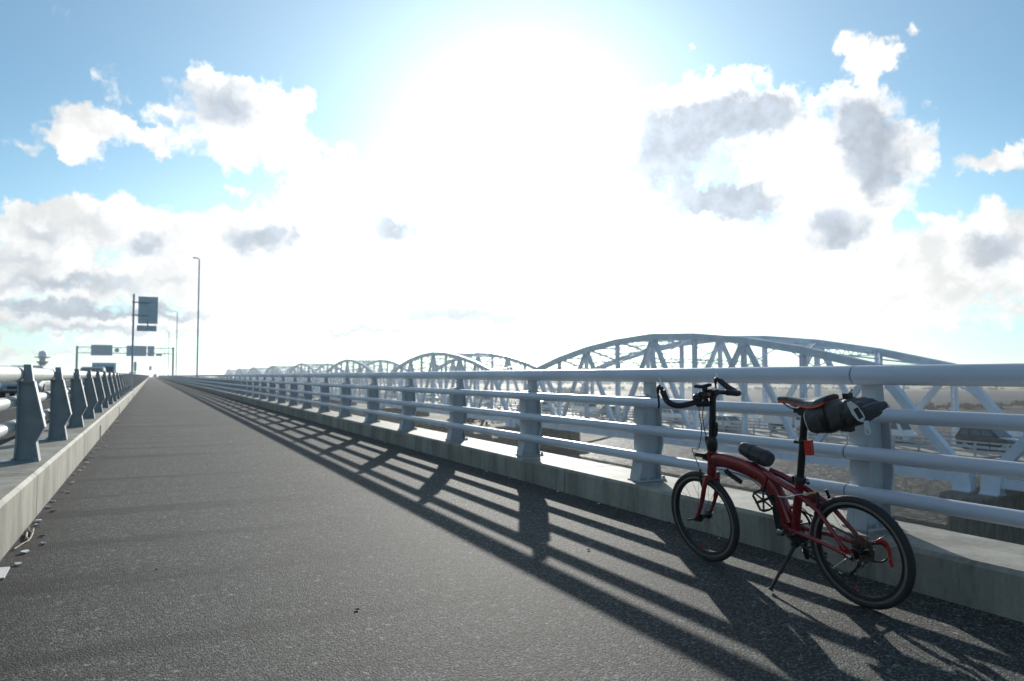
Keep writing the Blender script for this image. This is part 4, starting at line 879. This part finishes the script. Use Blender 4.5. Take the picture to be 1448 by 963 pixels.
rd1 = rx + Vector((.035, -.044, -.075)); rd2 = rx + Vector((.085, -.044, -.135))
bp('rear_derailleur', 'black', MB().tube([rx + Vector((-.004, -.066, -.02)), rx + Vector((.0, -.075, -.05)), rd1 + Vector((0, -.012, 0))], [.009, .013, .010], 8).beam(rd1 + Vector((0, -.008, 0)), rd2 + Vector((0, -.008, 0)), .004, .018, up=(0, 1, 0)).beam(rd1 + Vector((0, .008, 0)), rd2 + Vector((0, .008, 0)), .004, .018, up=(0, 1, 0)))
for q in (rd1, rd2): bp('jockey_wheel', 'steel', MB().lathe([(.016, -.003), (.019, 0), (.016, .003)], q, ck, 16))
ch = MB(); yc = -.044
def chain_run(a, b):
    a, b = Vector(a), Vector(b); k = int((b - a).length / .0127)
    for i in range(k):
        p0, p1 = a.lerp(b, i / k), a.lerp(b, (i + .8) / k); ch.beam(p0, p1, .0075 if i % 2 else .0055, .0085)
chain_run(bb + Vector((.0, yc, .090)), rx + Vector((.006, yc + .008, .036))); chain_run(bb + Vector((.0, yc, -.090)), rd2 + Vector((0, 0, -.019)))
for i in range(13):
    q = math.pi / 2 - math.pi * i / 12; q2 = math.pi / 2 - math.pi * (i + .8) / 12
    ch.beam(bb + Vector((math.cos(q) * .09, yc, math.sin(q) * .09)), bb + Vector((math.cos(q2) * .09, yc, math.sin(q2) * .09)), .0065, .0085)
bp('chain', 'steel', ch)
bp('derailleur_guard', 'black', MB().tube(smooth_path([rx + Vector((-.002, -.08, .012)), rx + Vector((-.03, -.125, .004)), rx + Vector((-.05, -.13, -.04)), rx + Vector((-.02, -.12, -.075)), rx + Vector((.02, -.09, -.07))], 5), .0045, 8))
bp('red_cord', 'redcord', MB().tube(smooth_path([rx + Vector((-.016, -.098, .028)), rx + Vector((-.045, -.115, .020)), rx + Vector((-.058, -.12, -.01)), rx + Vector((-.060, -.12, -.05)), rx + Vector((-.066, -.118, -.088))], 5), [.011] * 6 + [.0095] * 6 + [.0085] * 9, 8))
bp('axle_clip', 'silver', MB().lathe([(.006, 0), (.007, .01), (.003, .014)], rx + Vector((-.005, -.082, .02)), (0, -1, 0), 10))
# kickstand
BI = BM.inverted(); ksg = BI @ Vector((2.632, 2.579, .012)); k0 = Vector((.305, .045, .232))
bp('kickstand', 'black', MB().tube([k0, k0.lerp(ksg, .48), k0.lerp(ksg, .97)], [.0095, .009, .007], 10).tube([k0.lerp(ksg, .56), k0.lerp(ksg, .62)], .012, 10).box((.30, .02, .255), (.05, .05, .03)).lathe([(.016, -.012), (.016, .012)], k0, (0, 1, 0), 12))
bp('kickstand_foot', 'rubber', MB().tube([k0.lerp(ksg, .95), k0.lerp(ksg, 1.0)], [.010, .015], 10))
for s_ in (1,): bp('frame_badge', 'gap', MB().box((.775, .0236, .584), (.022, .003, .022)))
# saddle bag (own thing, strapped under the saddle)
bag = empty('saddle_bag'); bag.matrix_world = BM
tag(bag, 'black roll-top saddle bag with a white reflective patch strapped behind the seatpost', 'bag')
def brow(c, rx_, rz_, tilt, n=20, sq=.78):
    t = Vector((-math.cos(tilt), 0, math.sin(tilt))); u = Vector((math.sin(tilt), 0, math.cos(tilt))); out = []
    for j in range(n):
        q = 2 * math.pi * j / n; cq, sq_ = math.cos(q), math.sin(q)
        out.append(Vector(c) + Vector((0, 1, 0)) * rx_ * math.copysign(abs(cq) ** sq, cq) + u * rz_ * math.copysign(abs(sq_) ** sq, sq_))
    return out
tl = R(13)
BG = [((.176, 0, .822), .030, .030), ((.166, 0, .824), .047, .050), ((.13, 0, .832), .059, .063), ((.07, 0, .845), .063, .068), ((0, 0, .862), .065, .066), ((-.06, 0, .876), .068, .060), ((-.105, 0, .885), .071, .052), ((-.128, 0, .888), .072, .044), ((-.142, 0, .890), .070, .034), ((-.149, 0, .891), .066, .020)]
rb = []; rr_ = random.Random(11)
for i in range(len(BG) - 1):
    (c0_, a0, b0), (c1_, a1, b1) = BG[i], BG[i + 1]
    for k in range(4 if i else 1):
        u = k / (4 if i else 1); c_ = Vector(c0_).lerp(Vector(c1_), u); ring_ = brow(c_, a0 + (a1 - a0) * u, b0 + (b1 - b0) * u, tl, 32)
        if 2 < len(rb): ring_ = [p + (p - c_).normalized() * (.0026 * math.sin(j * .9 + p.x * 70) + .0022 * math.sin(j * 2.3 - p.x * 120) + rr_.uniform(-.0006, .0006)) for j, p in enumerate(ring_)]
        rb.append(ring_)
rb.append(brow(*BG[-1], tl, 32))
MB().loft(rb, True).build('bag_body', 'bagcloth', bag)
MB().tube([(-.148, -.074, .895), (-.151, -.03, .896), (-.151, .03, .896), (-.148, .074, .895)], [.018, .023, .023, .018], 12).build('roll_closure', 'bagcloth', bag)
for x_, z_, r_ in ((.05, .850, .0715), (-.045, .873, .0660)):
    MB().loft([brow((x_ + .012, 0, z_ - .005), r_ + .002, r_ * .95 + .001, tl), brow((x_ - .012, 0, z_ + .005), r_ + .002, r_ * .95 - .001, tl)], True, False).build('strap', 'black', bag)
MB().loft([brow((.158, 0, .826), .0535, .0550, tl), brow((.152, 0, .827), .0550, .0580, tl)], True, False).build('pale_piping', 'reflect', bag)
tri = [(-.080, .964), (-.098, .972), (-.130, .950), (-.152, .924), (-.156, .904), (-.144, .884), (-.122, .890), (-.098, .918)]
MB().prism(tri, lambda x, z: Vector((x, .0715, z - .036)), lambda x, z: Vector((x, .0745, z - .036))).build('reflective_patch', 'reflect', bag)
MB().box((-.130, .0752, .886), (.022, .003, .046), Matrix.Rotation(R(28), 3, 'Y')).build('patch_window', 'matblack', bag)
MB().box((-.158, .070, .838), (.016, .012, .034)).tube([Vector((-.160 + math.cos(q) * .012, .072, .810 + math.sin(q) * .012)) for q in [2 * math.pi * j / 12 for j in range(12)]], .0035, 6, closed=True).build('buckle', 'clear', bag)
MB().box((-.035, .0, .940), (.03, .03, .034)).tube([(-.04, 0, .952), (-.06, 0, .972)], .003, 6).build('strap_buckle', 'black', bag)
MB().box((-.03, .02, .804), (.05, .03, .022)).build('bottom_buckle', 'black', bag)
# tool pouch strapped on the main tube
po = empty('tool_pouch'); po.matrix_world = BM
tag(po, 'small black cylindrical tool pouch strapped on the red main tube', 'pouch')
a_, b_ = Vector((.602, .0, .662)), Vector((.428, .0, .613)); pd_ = (b_ - a_); Lp = pd_.length
MB().lathe([(.018, 0), (.030, .003), (.034, .012), (.036, .03), (.040, .06), (.041, Lp - .035), (.040, Lp - .018), (.034, Lp - .003), (.015, Lp)], a_, pd_, 22).build('pouch_body', 'pouchskin', po)
for t_ in (.40, .80): MB().lathe([(.0416, -.006), (.0416, .006), (.0385, .006), (.0385, -.006)], a_.lerp(b_, t_), pd_, 22, True, True).build('strap', 'black', po)
MB().tube([a_.lerp(b_, .12) + Vector((0, .034, .010)), a_.lerp(b_, .5) + Vector((0, .0405, -.004)), a_.lerp(b_, .85) + Vector((0, .0395, -.012))], .002, 6).build('zip', 'black', po)
MB().box(a_.lerp(b_, .5) + Vector((.01, 0, -.044)), (.09, .03, .014), Matrix.Rotation(R(15), 3, 'Y')).build('mount', 'black', po)

# ------------------------------------------------------------------ litter along the kerbs
rnd = random.Random(21)
def G(px, py, z=0.0):
    r = ray(px, py); return CAMP + r * ((z - EYE) / r.z)
def scrap(x, y, s_, mat, place_, group, thick=.006):
    what = {'litter': 'small pale scrap of paper litter', 'straw': 'short dry straw-coloured plant scrap', 'leaf': 'small brown dead leaf'}[mat]
    label = what + ' ' + place_; name = {'litter': 'paper_scrap', 'straw': 'straw_scrap', 'leaf': 'dead_leaf'}[mat]; cat = {'litter': 'litter', 'straw': 'straw', 'leaf': 'leaf'}[mat]
    group = {'litter': 'pale scraps ', 'straw': 'straw scraps ', 'leaf': 'dead leaves '}[mat] + group
    k = rnd.randint(5, 7); poly = [(math.cos(2 * math.pi * j / k) * s_ * rnd.uniform(.6, 1.1), math.sin(2 * math.pi * j / k) * s_ * rnd.uniform(.35, .8)) for j in range(k)]
    mb = MB(); bend = [rnd.uniform(0, .5) * s_ for _ in range(k)]
    A = [Vector((p[0], p[1], .002 + b * .5)) for p, b in zip(poly, bend)]; B_ = [a + Vector((0, 0, thick)) for a in A]
    mb.add(A + B_, [(i, (i + 1) % k, k + (i + 1) % k, k + i) for i in range(k)]); mb.add(A, [tuple(range(k))[::-1]]); mb.add(B_, [tuple(range(k))])
    o_ = mb.build(name, mat, None, (x, y, .0005)); o_.rotation_euler = (0, 0, rnd.uniform(0, 6.28)); tag(o_, label, cat, group)
for i in range(60):
    y = 2.9 + (i / 60) ** 1.4 * 22 + rnd.uniform(-.2, .2)
    scrap(KL + .03 + abs(rnd.gauss(0, .06)), y, rnd.uniform(.014, .036), rnd.choice(['litter', 'litter', 'litter', 'straw', 'leaf']), 'at the foot of the sunlit road-side kerb', 'along the road-side kerb')
for i in range(14):
    scrap(rnd.uniform(-.5, 2.9), rnd.uniform(2.2, 14), rnd.uniform(.005, .013), rnd.choice(['litter', 'leaf']), 'out on the open asphalt path', 'on the open path')
for i in range(16):
    scrap(KR - .03 - abs(rnd.gauss(0, .03)), 1.8 + i * .75 + rnd.uniform(-.3, .3), rnd.uniform(.008, .022), rnd.choice(['litter', 'leaf', 'leaf', 'straw']), 'at the shaded foot of the kerb under the railing', 'at the shaded kerb foot')
tp = [G(20, 778), G(32, 771), G(41, 766), G(46, 757), G(48, 750), G(55, 750)]
for i, h in enumerate((.006, .01, .012, .012, .014, .02)): tp[i].z = h
tw_ = MB().tube(smooth_path(tp, 5), .0045, 6)
tw_.tube([tp[3], G(41, 751) + Vector((0, 0, .012)), G(40, 748) + Vector((0, 0, .02))], .003, 6).tube([tp[2], G(37, 762) + Vector((0, 0, .012)), G(38, 755) + Vector((0, 0, .008))], .006, 6)
tag(tw_.build('twig', 'straw'), 'pale dry forked twig lying on the asphalt beside the road-side kerb', 'twig')
ps = [G(-14, 806), G(14, 804), G(6, 819), G(-18, 824)]
tag(MB().prism([(p.x, p.y) for p in ps], lambda x, y: Vector((x, y, .002)), lambda x, y: Vector((x, y, .010))).build('plastic_sheet_scrap', 'litter'), 'flat grey-green sheet of plastic lying against the road-side kerb', 'litter')

# ------------------------------------------------------------------ haze in the air over the river
hm = bpy.data.materials.new('river_haze'); hm.use_nodes = True
ht_ = NT(hm.node_tree); ht_.n.clear()
pv = ht_.new('ShaderNodeVolumePrincipled'); pv.inputs['Color'].default_value = (0.93, 0.96, 1.0, 1); pv.inputs['Density'].default_value = 0.00028; pv.inputs['Anisotropy'].default_value = 0.55
ho = ht_.new('ShaderNodeOutputMaterial'); ht_.l.new(pv.outputs[0], ho.inputs['Volume'])
hz = MB().box((0, 1500, 2.0), (8400, 9400, 36)).build('haze', hm); tag(hz, kind='stuff')
